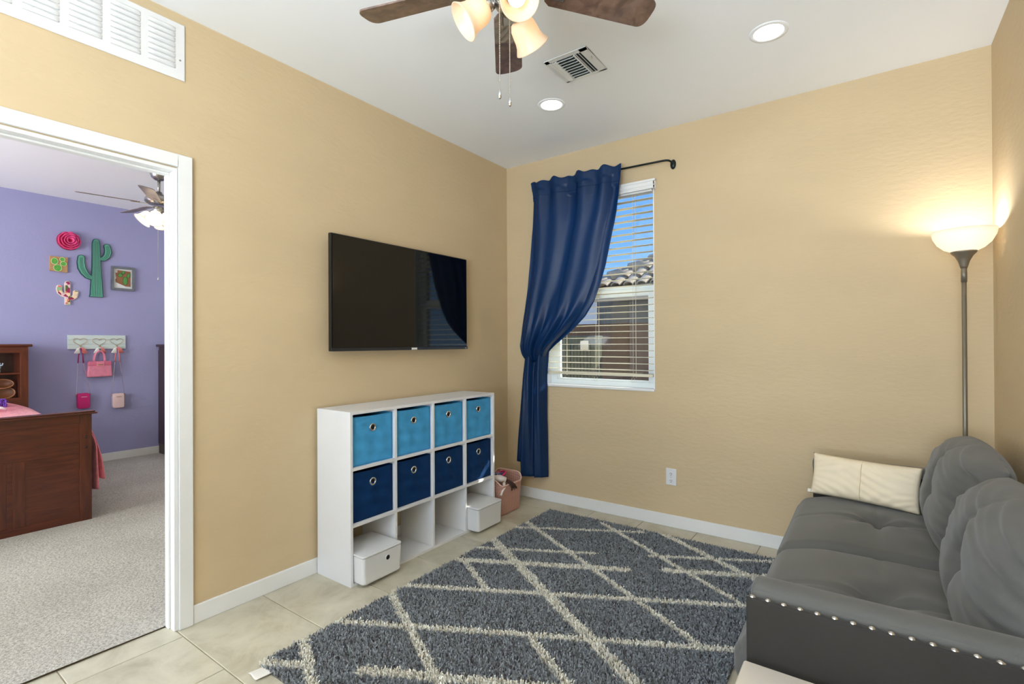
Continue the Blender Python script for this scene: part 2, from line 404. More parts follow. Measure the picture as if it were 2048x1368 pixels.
# blinds
bt = thing('window_blind', 'cream horizontal slat blind lowered over the window', 'blind', (.83, .03, .95))
MB().box(.372, 1.294, -.045, -.030, 2.33, 2.395).box(1.282, 1.294, -.045, 0, 2.33, 2.395).box(.372, .384, -.045, 0, 2.33, 2.395).build('valance', TRIM, bt, bevel=.004)
MB().box(.366, 1.300, -.050, -.030, 2.380, 2.397).box(.368, 1.298, -.048, -.030, 2.352, 2.358).build('valance_moulding', TRIM, bt, bevel=.003)
MB().box(.396, 1.265, -.02, .035, 2.32, 2.365).build('headrail', TRIM, bt, bevel=.003)
sl = None; z = 1.062; k = 0
while z < 2.31:
    if sl is None:
        mb = MB()
        def sf(u, v): return (.396 + u * .869, -.012 + v * .05, 1.062 + .0022 * math.sin(PI * v))
        mb.grid(sf, 1, 5); sl = mb.build('slat', BLIND, bt, solid=.0026)
    else:
        o = sl.copy(); COL.objects.link(o); o.location = (0, 0, z - 1.062); o.parent = bt
    z += .0468
MB().box(.398, 1.263, -.010, .036, 1.018, 1.038).build('bottom_rail', BLIND, bt, bevel=.003)
for lx in (.555, .83, 1.122):
    b = MB()
    for yy in (-.013, .039): b.tube([(lx, yy, 1.01), (lx, yy, 2.33)], .0011, 5)
    b.tube([(lx + .012, .013, 1.01), (lx + .012, .013, 2.33)], .0008, 5)
    b.tube([(lx - .01, -.012, 1.006), (lx - .014, -.02, .985), (lx, -.02, .972), (lx + .012, -.02, .985), (lx + .008, -.012, 1.006)], .0012, 5)
    b.build('ladder_cord', BLIND, bt)

# ================================================================== OUTSIDE
GROUND = mat('gravel_ground', (150, 132, 110), .95, bump=.8, bscale=60, vary=.3, vscale=50)
STUCCO = mat('brown_stucco', (126, 96, 70), .95, bump=.6, bscale=90, vary=.08)
struct(MB().box(-14, 14, .2, 30, -.25, -.15).build('ground_outside', GROUND), 'gravel side yard outside the window', 'ground')
nh = thing('neighbor_house', 'brown stucco neighbour house with a clay tile roof', 'house', (-2, 4.6, -.15))
MB().box(-3.5, 1.6, 4.6, 8.5, -.15, 2.14).build('house_wall', STUCCO, nh)
FASC = mat('beige_fascia', (190, 176, 152), .8)
MB().box(-1.2, 1.9, 4.06, 4.10, 1.93, 2.14).box(-1.2, 1.9, 4.1, 4.62, 2.10, 2.14).build('fascia', FASC, nh)
DG = mat('dark_window_screen', (92, 92, 84), .4)
MB().box(-1.36, .5, 4.56, 4.6, 1.59, 2.02).build('window', DG, nh)
WP = mat('white_window_blind', (222, 224, 222), .7)
MB().box(-2.2, -1.38, 4.55, 4.6, 1.59, 2.02).build('window_panel', WP, nh)
# roof: hip rising away, rows of barrel tiles
RT1 = mat('clay_roof_tile', (190, 172, 146), .85, vary=.25, vscale=3)
RD = mat('roof_underlay', (112, 98, 78), .9)
pit = math.radians(30)
zz0 = 2.13; yy0 = 4.02
def roofpt(x, s_): return (x, yy0 + s_ * math.cos(pit), zz0 + s_ * math.sin(pit))
# hip edge: x limit grows with s
hipx = lambda s_: -1.28 + s_ * .866
b = MB(); b.add([roofpt(-1.22, 0), roofpt(2.2, 0), roofpt(2.2, 2.2), roofpt(.69, 2.2)], [(0, 1, 2, 3)]); b.build('roof_deck', RD, nh)
tb = MB()
def tf(u, v):
    a = PI * u; r = .085 - .012 * (1 - v)
    return (-math.cos(a) * r, v * .36 * math.cos(pit) - math.sin(a) * r * math.sin(pit), math.sin(a) * r * .62 * math.cos(pit) + v * .36 * math.sin(pit) + .03 * (1 - v) + .012)
tb.grid(tf, 8, 1); to = tb.build('roof_tile', RT1, nh, solid=.012)
tile0 = to.data; first = True
for r_ in range(7):
    s0 = r_ * .30
    x = hipx(s0) + .05
    while x < 1.2:
        p = roofpt(x + (.0 if r_ % 2 else .0), s0)
        if first: o = to; first = False
        else:
            o = to.copy(); COL.objects.link(o); o.parent = nh
        o.location = Vector(p)   # mesh is offset by root location already
        x += .215
hb = MB()
for r_ in range(8):
    s0 = r_ * .3; p = Vector(roofpt(hipx(s0), s0)); q = Vector(roofpt(hipx(s0 + .32), s0 + .32))
    hb.tube([p + Vector((0, 0, .06)), q + Vector((0, 0, .03))], [.11, .09], 10)
hb.build('hip_ridge', RT1, nh, smooth=True)
ACM = mat('olive_grey_metal_cabinet', (78, 82, 64), .6, bump=.4, bscale=120)
ac = thing('utility_cabinet', 'olive grey metal cabinet standing outside, seen low through the blind', 'cabinet', (-.75, 2.6, -.15))
MB().box(-1.3, -.42, 2.5, 2.72, -.15, 1.33).build('body', ACM, ac, bevel=.01)
MB().box(-1.31, -.41, 2.49, 2.73, 1.33, 1.355).build('lid', ACM, ac, bevel=.008)
b = MB(); [b.box(-1.25 + i * .05, -1.23 + i * .05, 2.488, 2.5, .1, 1.25) for i in range(16)]; b.build('vent_rib', ACM, ac)
MB().box(-.62, -.50, 2.482, 2.488, 1.17, 1.29).build('label_plate', mat('pale_label', (214, 206, 176), .7), ac)

# ================================================================== LEFT WALL: television
tv = thing('television', 'black flat screen television mounted on the tan wall', 'television', (.0, -1.19, 1.54))
ty0, ty1, tz0, tz1 = -1.757, -.610, 1.221, 1.882; dx = .08
MB().box(dx - .03, dx - .004, ty0, ty1, tz0, tz1).build('bezel', BLACKP, tv, bevel=.004)
SCR = mat('glossy_black_screen', (6, 6, 7), .05, spec=.4)
MB().box(dx - .006, dx + .0005, ty0 + .008, ty1 - .008, tz0 + .02, tz1 - .008).build('screen', SCR, tv)
MB().box(dx - .004, dx + .003, ty0, ty1, tz0, tz0 + .018).build('lower_trim', mat('charcoal_trim', (44, 46, 50), .3, .3), tv, bevel=.002)
MB().box(dx - .055, dx - .03, ty0 + .25, ty1 - .25, tz0 + .06, tz1 - .2).build('rear_housing', BLACKP, tv, bevel=.01)
MB().box(.0, .03, -1.35, -1.03, 1.40, 1.70).box(.02, .05, -1.32, -1.28, 1.35, 1.75).box(.02, .05, -1.1, -1.06, 1.35, 1.75).build('wall_mount', BLACKP, tv)
tag(MB().box(dx + .002, dx + .004, -1.166, -1.118, tz0 + .002, tz0 + .015).build('sticker', mat('white_sticker', (225, 225, 220), .5), tv), 'small white sticker')
MB().box(dx + .002, dx + .004, -.642, -.622, tz0 + .006, tz0 + .011).build('badge', mat('pale_badge', (190, 190, 190), .4), tv)

# return air vent
vt = thing('return_air_vent', 'white louvred return air vent above the doorway', 'vent', (0, -2.95, 2.57))
vy0, vy1, vz0, vz1 = -3.62, -2.452, 2.443, 2.694
MB().box(.0, .006, vy0, vy1, vz0, vz1).build('vent_plate', PLASTIC, vt, bevel=.003)
lz = [2.497 + i * .0232 for i in range(8)]
pitch = .130; lv = None
for c in range(9):
    ya = -2.594 - pitch * c; yb_ = ya + .105
    for z in lz:
        if lv is None:
            mb = MB()
            def lf(u, v):
                e = min(1, 6 * min(u, 1 - u)) ; a = PI * v
                return (.006 + .0095 * math.sin(a * .9) * (e ** .5), ya + u * .105, z - .009 + .018 * v)
            mb.grid(lf, 10, 6); lv = mb.build('louvre', PLASTIC, vt, smooth=True); zb, yb0 = z, ya
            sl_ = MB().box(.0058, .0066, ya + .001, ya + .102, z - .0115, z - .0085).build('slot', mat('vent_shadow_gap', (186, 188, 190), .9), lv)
        else:
            o = lv.copy(); COL.objects.link(o); o.parent = vt; o.location = (0, ya - yb0, z - zb)
            o2 = sl_.copy(); COL.objects.link(o2); o2.parent = o
MB().cyl((0, 0), .004, .006, .008, 10, T(0, -2.472, 2.53) @ RY(PI / 2)).build('screw', NICKEL, vt)

# ================================================================== CUBE SHELF
sh = thing('cube_shelf', 'white twelve cube storage shelf under the television', 'shelf', (.165, -1.2, 0))
SY0, SY1, SX0, SX1 = -1.808, -.590, .020, .312
PIT = (SY1 - SY0 - .016) / 4
yd = [SY0 + .008 + PIT * i for i in range(5)]; zd = [.008, .312, .606, .900]
b = MB()
MB().box(SX0, SX1, yd[0] - .008, yd[0] + .008, 0, .908).build('side_panel', WHITE, sh, bevel=.001)
MB().box(SX0, SX1, yd[4] - .008, yd[4] + .008, 0, .908).build('side_panel', WHITE, sh, bevel=.001)
MB().box(SX0, SX1, SY0 + .016, SY1 - .016, .892, .908).build('top_panel', WHITE, sh, bevel=.001)
MB().box(SX0, SX1, SY0 + .016, SY1 - .016, .0, .016).build('bottom_panel', WHITE, sh, bevel=.001)
for z in zd[1:3]: MB().box(SX0, SX1 - .002, SY0 + .016, SY1 - .016, z - .008, z + .008).build('shelf_board', WHITE, sh, bevel=.001)
for y in yd[1:4]:
    for q in range(3): MB().box(SX0, SX1 - .002, y - .008, y + .008, zd[q] + .008, zd[q + 1] - .008).build('divider', WHITE, sh, bevel=.001)
b = MB()
for z in (.31, .61): 
    for x in (.07, .26): b.cyl((0, 0), .004, 0, .0015, 10, T(x, SY0, z) @ RX(PI / 2))
b.build('screw_cover', PLASTIC, sh)

# fabric bins
def make_bin(cy, z0, M_, label, group, wob):
    t = thing('storage_bin', label, 'storage bin', (.16, cy, z0), group)
    w_ = PIT - .022; x0, x1 = .035, .290; h = .262
    r = np.random.default_rng(wob); ph = r.uniform(0, 6, 4)
    def front(u, v):
        e = math.sin(PI * u) * math.sin(PI * min(1, v * 1.0 + .0001)) if 0 < u < 1 and 0 < v < 1 else 0
        wv = .0035 * math.sin(7 * v * 3 + ph[0] + 3 * u) + .003 * math.sin(5 * u * 3 + ph[1] + 4 * v) + .002 * math.sin(19 * (u + v) + ph[2])
        return (x1 + e ** .5 * wv if e > 0 else x1, cy - w_ / 2 + u * w_, z0 + v * h - (.004 * math.sin(PI * u) if v == 1 else 0))
    mb = MB(); mb.grid(front, 20, 20); f = mb.build('front_panel', M_, t, smooth=True, solid=.003)
    mb = MB(); mb.box(x0, x0 + .003, cy - w_ / 2, cy + w_ / 2, z0, z0 + h).box(x0, x1 - .002, cy - w_ / 2, cy - w_ / 2 + .003, z0, z0 + h).box(x0, x1 - .002, cy + w_ / 2 - .003, cy + w_ / 2, z0, z0 + h).box(x0, x1 - .002, cy - w_ / 2, cy + w_ / 2, z0, z0 + .004)
    mb.build('side_walls', M_, t)
    gz = z0 + h * .74
    g_ = MB(); g_.lathe([(.0125, -.002), (.0135, .003), (.0175, .0045), (.0215, .003), (.0225, 0), (.0225, -.002)], 28, T(x1 + .004, cy, gz) @ RY(PI / 2))
    gr = g_.build('grommet', CHROME, t, smooth=True)
    MB().cyl((0, 0), .0130, -.001, .0012, 24, T(x1 + .004, cy, gz) @ RY(PI / 2)).build('grommet_hole', DARK, gr)
    return t
cyc = [(yd[i] + yd[i + 1]) / 2 for i in range(4)]
words = ['leftmost', 'second from the left', 'third from the left', 'rightmost']
b1 = make_bin(cyc[0], zd[2] + .0085, SKYB, 'sky blue fabric bin, leftmost in the top row of the cube shelf', 'sky blue bins in the top row', 3)
b2 = make_bin(cyc[0], zd[1] + .0085, NAVYB, 'navy blue fabric bin, leftmost in the middle row of the cube shelf', 'navy bins in the middle row', 5)
for i in range(1, 4):
    copy_thing(b1, (.16, cyc[i], zd[2] + .0085), 'sky blue fabric bin, %s in the top row of the cube shelf' % words[i])
    copy_thing(b2, (.16, cyc[i], zd[1] + .0085), 'navy blue fabric bin, %s in the middle row of the cube shelf' % words[i])
# white plastic boxes sticking out of the bottom row
def plastic_box(x0, x1, y0, y1, z0, h, label, hole):
    t = thing('storage_box', label, 'box', ((x0 + x1) / 2, (y0 + y1) / 2, z0), 'white plastic boxes in the bottom row')
    r = .018
    def rr(x0, x1, y0, y1, r, n=6):
        P = []
        for cx_, cy_, a0 in ((x1 - r, y1 - r, 0), (x0 + r, y1 - r, 90), (x0 + r, y0 + r, 180), (x1 - r, y0 + r, 270)):
            for i in range(n + 1): a = math.radians(a0 + 90 * i / n); P.append((cx_ + r * math.cos(a), cy_ + r * math.sin(a)))
        return P
    lo = rr(x0 + .004, x1 - .004, y0 + .004, y1 - .004, r); hi = rr(x0, x1, y0, y1, r); n = len(lo)
    mb = MB(); v = [(x, y, z0) for x, y in rr(x0 + .01, x1 - .01, y0 + .01, y1 - .01, r)] + [(x, y, z0 + .008) for x, y in lo] + [(x, y, z0 + h - .012) for x, y in hi]
    f = [tuple(range(n))[::-1], tuple(range(2 * n, 3 * n))]
    for k in range(2):
        f += [(k * n + i, k * n + (i + 1) % n, (k + 1) * n + (i + 1) % n, (k + 1) * n + i) for i in range(n)]
    mb.add(v, f); mb.build('box_body', PLASTIC, t)
    mb = MB().prism(rr(x0 - .001, x1 + .001, y0 - .001, y1 + .001, r), z0 + h - .011, z0 + h); mb.build('lid', PLASTIC, t, bevel=.004, seg=3)
    if hole:
        MB().cyl((0, 0), .0125, 0, .0015, 24, T(x1 - .0008, y0 + (y1 - y0) * .61, z0 + h * .66) @ RY(PI / 2)).build('finger_hole', DARK, t)
        mb = MB(); mb.lathe([(.012, 0), (.013, .003), (.0145, .0035), (.016, 0)], 24, T(x1 - .001, y0 + (y1 - y0) * .61, z0 + h * .66) @ RY(PI / 2)); mb.build('hole_rim', PLASTIC, t, smooth=True)
    return t
plastic_box(.12, .388, yd[0] + .012, yd[0] + .012 + .262, .0165, .152, 'white plastic lidded box with round finger hole, in the bottom left shelf cube', True)
plastic_box(.12, .405, yd[3] + .012, yd[3] + .012 + .262, .0165, .158, 'plain white plastic lidded box sticking out of the shelf at the bottom right', False)

# ================================================================== PINK BASKET with toys
kt = thing('woven_basket', 'pink woven plastic basket in the corner beside the cube shelf', 'basket', (.2, -.37, 0))
def weave_mat():
    M = mat('pink_woven_plastic', (216, 158, 146), .5)
    n = M.node_tree.nodes; L = M.node_tree.links; b = n['Principled BSDF']
    tc = n.new('ShaderNodeTexCoord'); sp = n.new('ShaderNodeSeparateXYZ'); L.new(tc.outputs['Object'], sp.inputs[0])
    s1 = n.new('ShaderNodeMath'); s1.operation = 'ADD'; L.new(sp.outputs[0], s1.inputs[0]); L.new(sp.outputs[1], s1.inputs[1])
    def wv(node, add, k):
        a = n.new('ShaderNodeMath'); a.operation = 'ADD' if add else 'SUBTRACT'; L.new(node.outputs[0], a.inputs[0]); L.new(sp.outputs[2], a.inputs[1])
        m_ = n.new('ShaderNodeMath'); m_.operation = 'MULTIPLY'; m_.inputs[1].default_value = k; L.new(a.outputs[0], m_.inputs[0])
        c = n.new('ShaderNodeMath'); c.operation = 'SINE'; L.new(m_.outputs[0], c.inputs[0]); return c
    a, c = wv(s1, True, 330), wv(s1, False, 330)
    p = n.new('ShaderNodeMath'); p.operation = 'MULTIPLY'; L.new(a.outputs[0], p.inputs[0]); L.new(c.outputs[0], p.inputs[1])
    r = n.new('ShaderNodeValToRGB'); r.color_ramp.elements[0].position = .22; r.color_ramp.elements[1].position = .5
    r.color_ramp.elements[0].color = lin((238, 186, 170)); r.color_ramp.elements[1].color = lin((150, 92, 80))
    L.new(p.outputs[0], r.inputs[0]); L.new(r.outputs[0], b.inputs['Base Color'])
    u = n.new('ShaderNodeBump'); u.invert = True; u.inputs['Distance'].default_value = .003; L.new(p.outputs[0], u.inputs['Height']); L.new(u.outputs[0], b.inputs['Normal'])
    return M
WEAVE = weave_mat(); PINKP = mat('pink_plastic_rim', (232, 190, 178), .45)
bx0, bx1, by0, by1 = .045, .325, -.545, -.245
def basket_pt(u, v, inset=0):
    a = 2 * PI * u; ca, sa = math.cos(a), math.sin(a); e = .28
    px = math.copysign(abs(ca) ** e, ca); py = math.copysign(abs(sa) ** e, sa)
    fl_ = .90 + .10 * v
    # rim rises at the two ends (handles) along y
    hz = .205 + .045 * max(0, abs(py) - .2) ** 1 * (1 if abs(py) > abs(px) * .98 else .0) + .04 * max(0, (abs(py) - .5)) * 1
    hz = .215 + .05 * (abs(sa) ** 3)
    return ((bx0 + bx1) / 2 + px * ((bx1 - bx0) / 2 * fl_ - inset), (by0 + by1) / 2 + py * ((by1 - by0) / 2 * fl_ - inset), .004 + v * hz)
b = MB(); b.grid(lambda u, v: basket_pt(u, v), 72, 14, True)
def bott(u, v): x, y, z_ = basket_pt(u, 0); return ((bx0 + bx1) / 2 + (x - (bx0 + bx1) / 2) * v, (by0 + by1) / 2 + (y - (by0 + by1) / 2) * v, .004)
b.grid(bott, 72, 2, True); b.build('basket_wall', WEAVE, kt, smooth=True, solid=.003)
MB().tube([basket_pt(i / 72, 1) for i in range(72)], .005, 8, True).build('rim', PINKP, kt, smooth=True)
b = MB(); b.box(-.045, .045, -.001, .001, -.009, .009)
ho = MB(); ho.box(.14, .23, -.2465, -.2435, .215, .234); ho.box(.14, .23, -.5465, -.5435, .215, .234); ho.build('handle_slot', mat('slot_shadow_tan', (110, 94, 66), .9), kt)
# toys in the basket
d1 = thing('doll', 'brown haired doll with pale limbs lying over the pink basket rim', 'doll', (.27, -.45, .2))
SKIN = mat('pale_doll_plastic', (236, 228, 224), .4); HAIR = mat('dark_brown_doll_hair', (66, 42, 30), .7, bump=.8, bscale=120)
b = MB(); b.tube([(.33, -.54, .165), (.325, -.515, .185), (.315, -.48, .205), (.29, -.45, .235)], [.008, .007, .012, .013], 8); b.build('arm', SKIN, d1, smooth=True)
b = MB(); b.tube([(.22, -.50, .262), (.27, -.47, .262), (.30, -.44, .25)], [.022, .026, .02], 10); b.build('torso', SKIN, d1, smooth=True)
MB().ball((.285, -.455, .253), .022).build('head', mat('doll_skin', (190, 150, 120), .5), d1, smooth=True)
b = MB()
for i in range(16):
    a = random.uniform(-1, 1); b.tube([(.295, -.44, .25), (.325 + .01 * a, -.425 + .01 * a, .238), (.345, -.405 + .028 * a, .205 + .01 * random.random()), (.348, -.39 + .045 * a, .172 + .02 * random.random())], [.008, .007, .006, .002], 6)
b.build('hair', HAIR, d1, smooth=True)
d2 = thing('toy_pouch', 'hot pink edged toy pouch with a navy and white pattern in the pink basket', 'toy', (.24, -.42, .23))
CH = MB().tube([(.20 + .062 * math.cos(a), -.42 + .075 * math.sin(a), .262 + .022 * math.sin(a + .7)) for a in [2 * PI * i / 24 for i in range(24)]], .007, 8, True)
CH.build('piping', mat('hot_pink_trim', (214, 40, 110), .5), d2, smooth=True)
def vor_mat(name, c1, c2, sc, th=.35):
    M = mat(name, c1, .7); n = M.node_tree.nodes; L = M.node_tree.links
    tc = n.new('ShaderNodeTexCoord'); v = n.new('ShaderNodeTexVoronoi'); v.inputs['Scale'].default_value = sc; L.new(tc.outputs['Object'], v.inputs['Vector'])
    r = n.new('ShaderNodeValToRGB'); r.color_ramp.interpolation = 'CONSTANT'; r.color_ramp.elements[1].position = th
    r.color_ramp.elements[0].color = lin(c2); r.color_ramp.elements[1].color = lin(c1); L.new(v.outputs['Distance'], r.inputs[0]); L.new(r.outputs[0], n['Principled BSDF'].inputs['Base Color'])
    return M
MB().ball((.20, -.42, .262), .062, 12, Matrix.Diagonal((1, 1.2, .34, 1))).build('patterned_cloth', vor_mat('navy_white_pattern', (70, 72, 120), (214, 208, 222), 70), d2, smooth=True)
tag(MB().tube([(.10, -.50, .25), (.08, -.47, .283), (.09, -.43, .272), (.12, -.44, .25)], .012, 8).build('toy_animal', mat('brown_toy_plush', (104, 74, 54), .9), smooth=True), 'small brown toy at the back of the pink basket', 'toy')

# ================================================================== CURTAIN AND ROD
rd = thing('curtain_rod', 'dark bronze curtain rod bending back to the wall above the window', 'curtain rod', (.85, -.08, 2.5))
rodp = [(.300, -.0, 2.500), (.300, -.035, 2.502), (.301, -.06, 2.503), (.312, -.078, 2.503), (.33, -.08, 2.503), (.85, -.08, 2.500), (1.36, -.08, 2.490), (1.385, -.079, 2.489), (1.402, -.07, 2.488), (1.41, -.05, 2.486), (1.412, -.0, 2.482)]
MB().tube(rodp[:6], .0085, 10).tube(rodp[5:], .0068, 10).build('rod', BRONZE, rd, smooth=True)
for x in (.300, 1.412):
    zc = 2.50 if x < 1 else 2.478
    b = MB(); b.lathe([(0, 0), (.016, 0), (.02, .004), (.014, .014), (.0, .016)], 18, T(x, 0, zc) @ RX(PI / 2) @ Matrix.Diagonal((1, 1.7, 1, 1))); b.build('wall_bracket', BRONZE, rd, smooth=True)
CURT = translucent('navy_satin_curtain', (14, 54, 100), .42, .40, (60, 145, 205))
ct = thing('curtain', 'navy blue satin curtain swept aside and tucked beside the window', 'curtain', (.45, -.09, .19))
def interp(z, tab):
    zs = [t[0] for t in tab]; return float(np.interp(z, zs[::-1], [t[1] for t in tab][::-1]))
XL = [(2.53, .305), (2.42, .325), (2.2, .318), (1.926, .296), (1.7, .272), (1.528, .246), (1.38, .218), (1.247, .199), (1.19, .202), (1.15, .225)]
XR = [(2.53, 1.085), (2.42, 1.078), (2.31, 1.062), (2.2, 1.04), (2.069, 1.003), (1.95, .975), (1.824, .943), (1.7, .90), (1.558, .842), (1.46, .778), (1.377, .696), (1.30, .60), (1.246, .521), (1.20, .450), (1.15, .400)]
pl_u = [0, .075, .17, .30, .40, .52, .62, .72, .80, .87, .93, 1]
def drape(u, v):
    z = 2.528 - v * (2.528 - 1.165)
    x0, x1 = interp(z, XL), interp(z, XR)
    if v > .9: z -= (.035 * math.sin(PI * min(1, u * 1.1)) + .02) * ((v - .9) / .1) ** 2
    uu = u + .012 * math.sin(9 * v + 5 * u)
    tz = max(0, min(1, (z - 1.2) / 1.3))
    f = math.sin(uu * 2 * PI * 4.6 + .5 + .9 * math.sin(3.1 * uu * 2)) * (.30 + .30 * max(0, (z - 2.1) / .4)) + .40 * math.sin(uu * 2 * PI * 2.1 + 2.0)
    amp = .030 * (.35 + .65 * tz) + .012
    bulge = .05 * math.exp(-((z - 1.38) / .22) ** 2) * math.sin(PI * u) ** .7
    y = -.112 + f * amp * (.55 if v < .05 else 1) - bulge
    if u > .9 and v > .1: y += (u - .9) / .1 * .035 * min(1, (v - .1) * 5)                   # right hem turns back to the window
    y -= .012 * math.sin(uu * 40 + z * 9) * math.exp(-((z - 1.3) / .25) ** 2)
    zt = z + (.008 * math.sin(u * 47) + .006 * math.sin(u * 23 + 1)) * max(0, 1 - v * 25)
    if v > .93:
        y += .05 * ((v - .93) / .07) ** 2
    y = min(y, -.03 if v > .10 else -.092 if .012 < v else -.088)
    return (x0 + (x1 - x0) * u + .004 * math.sin(f * 3), y, zt)
MB().grid(drape, 190, 130).build('drape', CURT, ct, smooth=True, solid=.0015)
b = MB()
def hemf(u, v):
    p = drape(u, .083 + .004 * v); return (p[0], p[1] - .0035 * math.sin(PI * v) - .0012, p[2])
b.grid(hemf, 190, 4); b.build('rod_pocket_seam', CURT, ct, smooth=True)
def tail(u, v):
    z = 1.195 - v * (1.195 - .196)
    x0 = float(np.interp(z, [.196, .308, .8, 1.0, 1.15, 1.2], [.205, .200, .222, .235, .25, .26])); x1 = float(np.interp(z, [.196, .7, 1.0, 1.2], [.413, .404, .41, .43]))
    f = math.sin(u * 2 * PI * 1.6 + .9); y = -.082 - .022 * f - .006 * math.sin(u * 22 + z * 3) 
    if u > .86: y += (u - .86) * .25
    return (x0 + (x1 - x0) * u, min(y, -.018), z - .006 * math.sin(u * 6))
MB().grid(tail, 60, 50).build('tail', CURT, ct, smooth=True, solid=.0015)
def flap(u, v):
    z = 1.18 - v * (1.18 - .298)
    x0 = float(np.interp(z, [.29, .5, .8, 1.0, 1.15, 1.2], [.134, .150, .181, .20, .222, .23])); x1 = x0 + .09
    return (x0 + (x1 - x0) * u, -.050 - .018 * math.sin(u * 5 + .6), z - .014 * u)
MB().grid(flap, 30, 40).build('flap', CURT, ct, smooth=True, solid=.0015)

# outlet
ot = thing('wall_outlet', 'white duplex electrical outlet low on the window wall', 'outlet', (1.385, 0, .34))
MB().box(1.350, 1.422, -.006, 0, .284, .398).build('cover_plate', PLASTIC, ot, bevel=.003)
for zc in (.315, .362):
    f_ = MB().cyl((0, 0), .0165, 0, .003, 20, T(1.386, -.005, zc) @ RX(PI / 2)).build('receptacle', PLASTIC, ot, bevel=.001)
    MB().box(1.379, 1.381, -.0088, -.0078, zc - .002, zc + .008).box(1.391, 1.393, -.0088, -.0078, zc - .002, zc + .007).box(1.384, 1.388, -.0088, -.0078, zc - .011, zc - .006).build('slot', DARK, f_)
MB().cyl((0, 0), .003, 0, .0015, 10, T(1.386, -.006, .3385) @ RX(PI / 2)).build('screw', NICKEL, ot)

# ================================================================== RUG
rg = thing('shag_rug', 'grey shag rug crossed by irregular cream lines', 'rug', (1.30, -1.31, 0))
RX0, RX1, RY0, RY1 = .550, 2.062, -2.405, -.215
MB().box(RX0, RX1, RY0, RY1, .0005, .007).build('backing', mat('grey_rug_backing', (92, 90, 84), .9), rg)
LN = [((.540, -.668), (1.284, -.259), .013), ((.560, -1.068), (1.168, -.742), .013), ((.570, -1.262), (1.408, -.832), .024), ((.540, -1.655), (2.10, -.822), .016),
      ((.540, -2.058), (2.10, -1.228), .016), ((.920, -2.205), (1.85, -1.722), .022), ((.545, -2.405), (.714, -2.313), .018), ((1.450, -.589), (2.10, -.233), .013), ((1.584, -.719), (2.10, -.462), .024),
      ((.530, -2.209), (.95, -2.425), .018), ((.540, -1.741), (1.90, -2.45), .017), ((.60, -1.255), (.917, -1.442), .013), ((1.308, -1.651), (2.10, -2.13), .016),
      ((.530, -.904), (2.10, -1.868), .026), ((.530, -.525), (1.933, -1.312), .014), ((1.00, -.265), (2.003, -.864), .014), ((1.40, -.215), (2.10, -.608), .020)]
sp = .0058
gx, gy = np.meshgrid(np.arange(RX0, RX1, sp), np.arange(RY0, RY1, sp)); X = gx.ravel() + rng.uniform(-.0035, .0035, gx.size); Y = gy.ravel() + rng.uniform(-.0035, .0035, gx.size)
n = len(X); white = np.zeros(n, bool); jit = rng.normal(0, .0022, n)
for (a, c, hw) in LN:
    ax_, ay_ = a; dx_, dy_ = c[0] - ax_, c[1] - ay_; L2 = dx_ * dx_ + dy_ * dy_
    t_ = np.clip(((X - ax_) * dx_ + (Y - ay_) * dy_) / L2, 0, 1); d = np.hypot(X - ax_ - t_ * dx_, Y - ay_ - t_ * dy_)
    white |= (d + jit) < hw + .0025
gb = np.array(lin((146, 152, 157))[:3]); wb_ = np.array(lin((250, 244, 228))[:3]); db = np.array(lin((84, 78, 88))[:3])
cols = np.where(white[:, None], wb_, gb) * rng.uniform(.72, 1.18, (n, 1))
dk = (~white) & (rng.random(n) < .12); cols[dk] = db * rng.uniform(.6, 1.2, (dk.sum(), 1))
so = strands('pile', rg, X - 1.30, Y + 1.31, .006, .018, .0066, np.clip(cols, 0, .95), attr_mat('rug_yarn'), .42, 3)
tag(so, kind='stuff')
LAB = mat('white_cloth_label', (226, 222, 214), .8)
b = MB(); b.grid(lambda u, v: (.575 + .062 * u - .010 * v, -2.400 - .060 * v - .0 * u, .009 + .004 * math.sin(u * 6) * v), 10, 8); b.build('care_label', LAB, rg, smooth=True, solid=.0008)

# ================================================================== SOFA
sf = thing('sofa', 'charcoal tufted two seat sofa with nailhead trimmed arms', 'sofa', (2.6, -1.03, 0))
MB().box(2.26, 2.93, -1.90, -.22, .10, .29).build('base_frame', SOFAD, sf, bevel=.01)
for x in (2.30, 2.88):
    for y in (-1.93, -.19): MB().lathe([(0, 0), (.014, 0), (.022, .12), (0, .12)], 14, T(x, y, 0)).build('leg', BLACKP, sf, smooth=False)
def arm(yo, yi):
    s_ = 1 if yi > yo else -1
    ya, yb_ = min(yo, yi), max(yo, yi)
    o = MB().box(2.240, 2.93, ya + (.0 if s_ > 0 else 0), yb_, .10, .585).build('arm', SOFAD, sf, bevel=.012, seg=4)
    # outer panel
    yp0, yp1 = (yo - .006, yo + .006) if s_ > 0 else (yo - .006, yo + .006)
    MB().box(2.232, 2.93, yp0, yp1, .095, .598).build('arm_side_panel', SOFAD, o, bevel=.006, seg=3)
    def padf(u, p):
        q = Vector(p)
        if u[2] > 0: q.z += .012 * (1 - u[1] ** 2)
        return q
    cyp = (yo + yi) / 2 + s_ * .008
    soft_box(2.587, cyp, .585, .70, abs(yi - yo) - .022, .058, .022, 16, padf).build('arm_pad', SOFA, o, smooth=True)
    nb = None
    for k in range(19):
        x = 2.246 + k * .0362
        if nb is None:
            mb = MB(); mb.lathe([(.0088, -.001), (.0075, .0022), (.0042, .0042), (0, .005)], 12, T(x, yo + s_ * .006, .597)); nb = mb.build('nailhead', CHROME, sf, smooth=True)
        else:
            c = nb.copy(); COL.objects.link(c); c.parent = sf; c.location = (.0362 * k, 0, 0)
arm(-2.000, -1.885); arm(-.125, -.240)
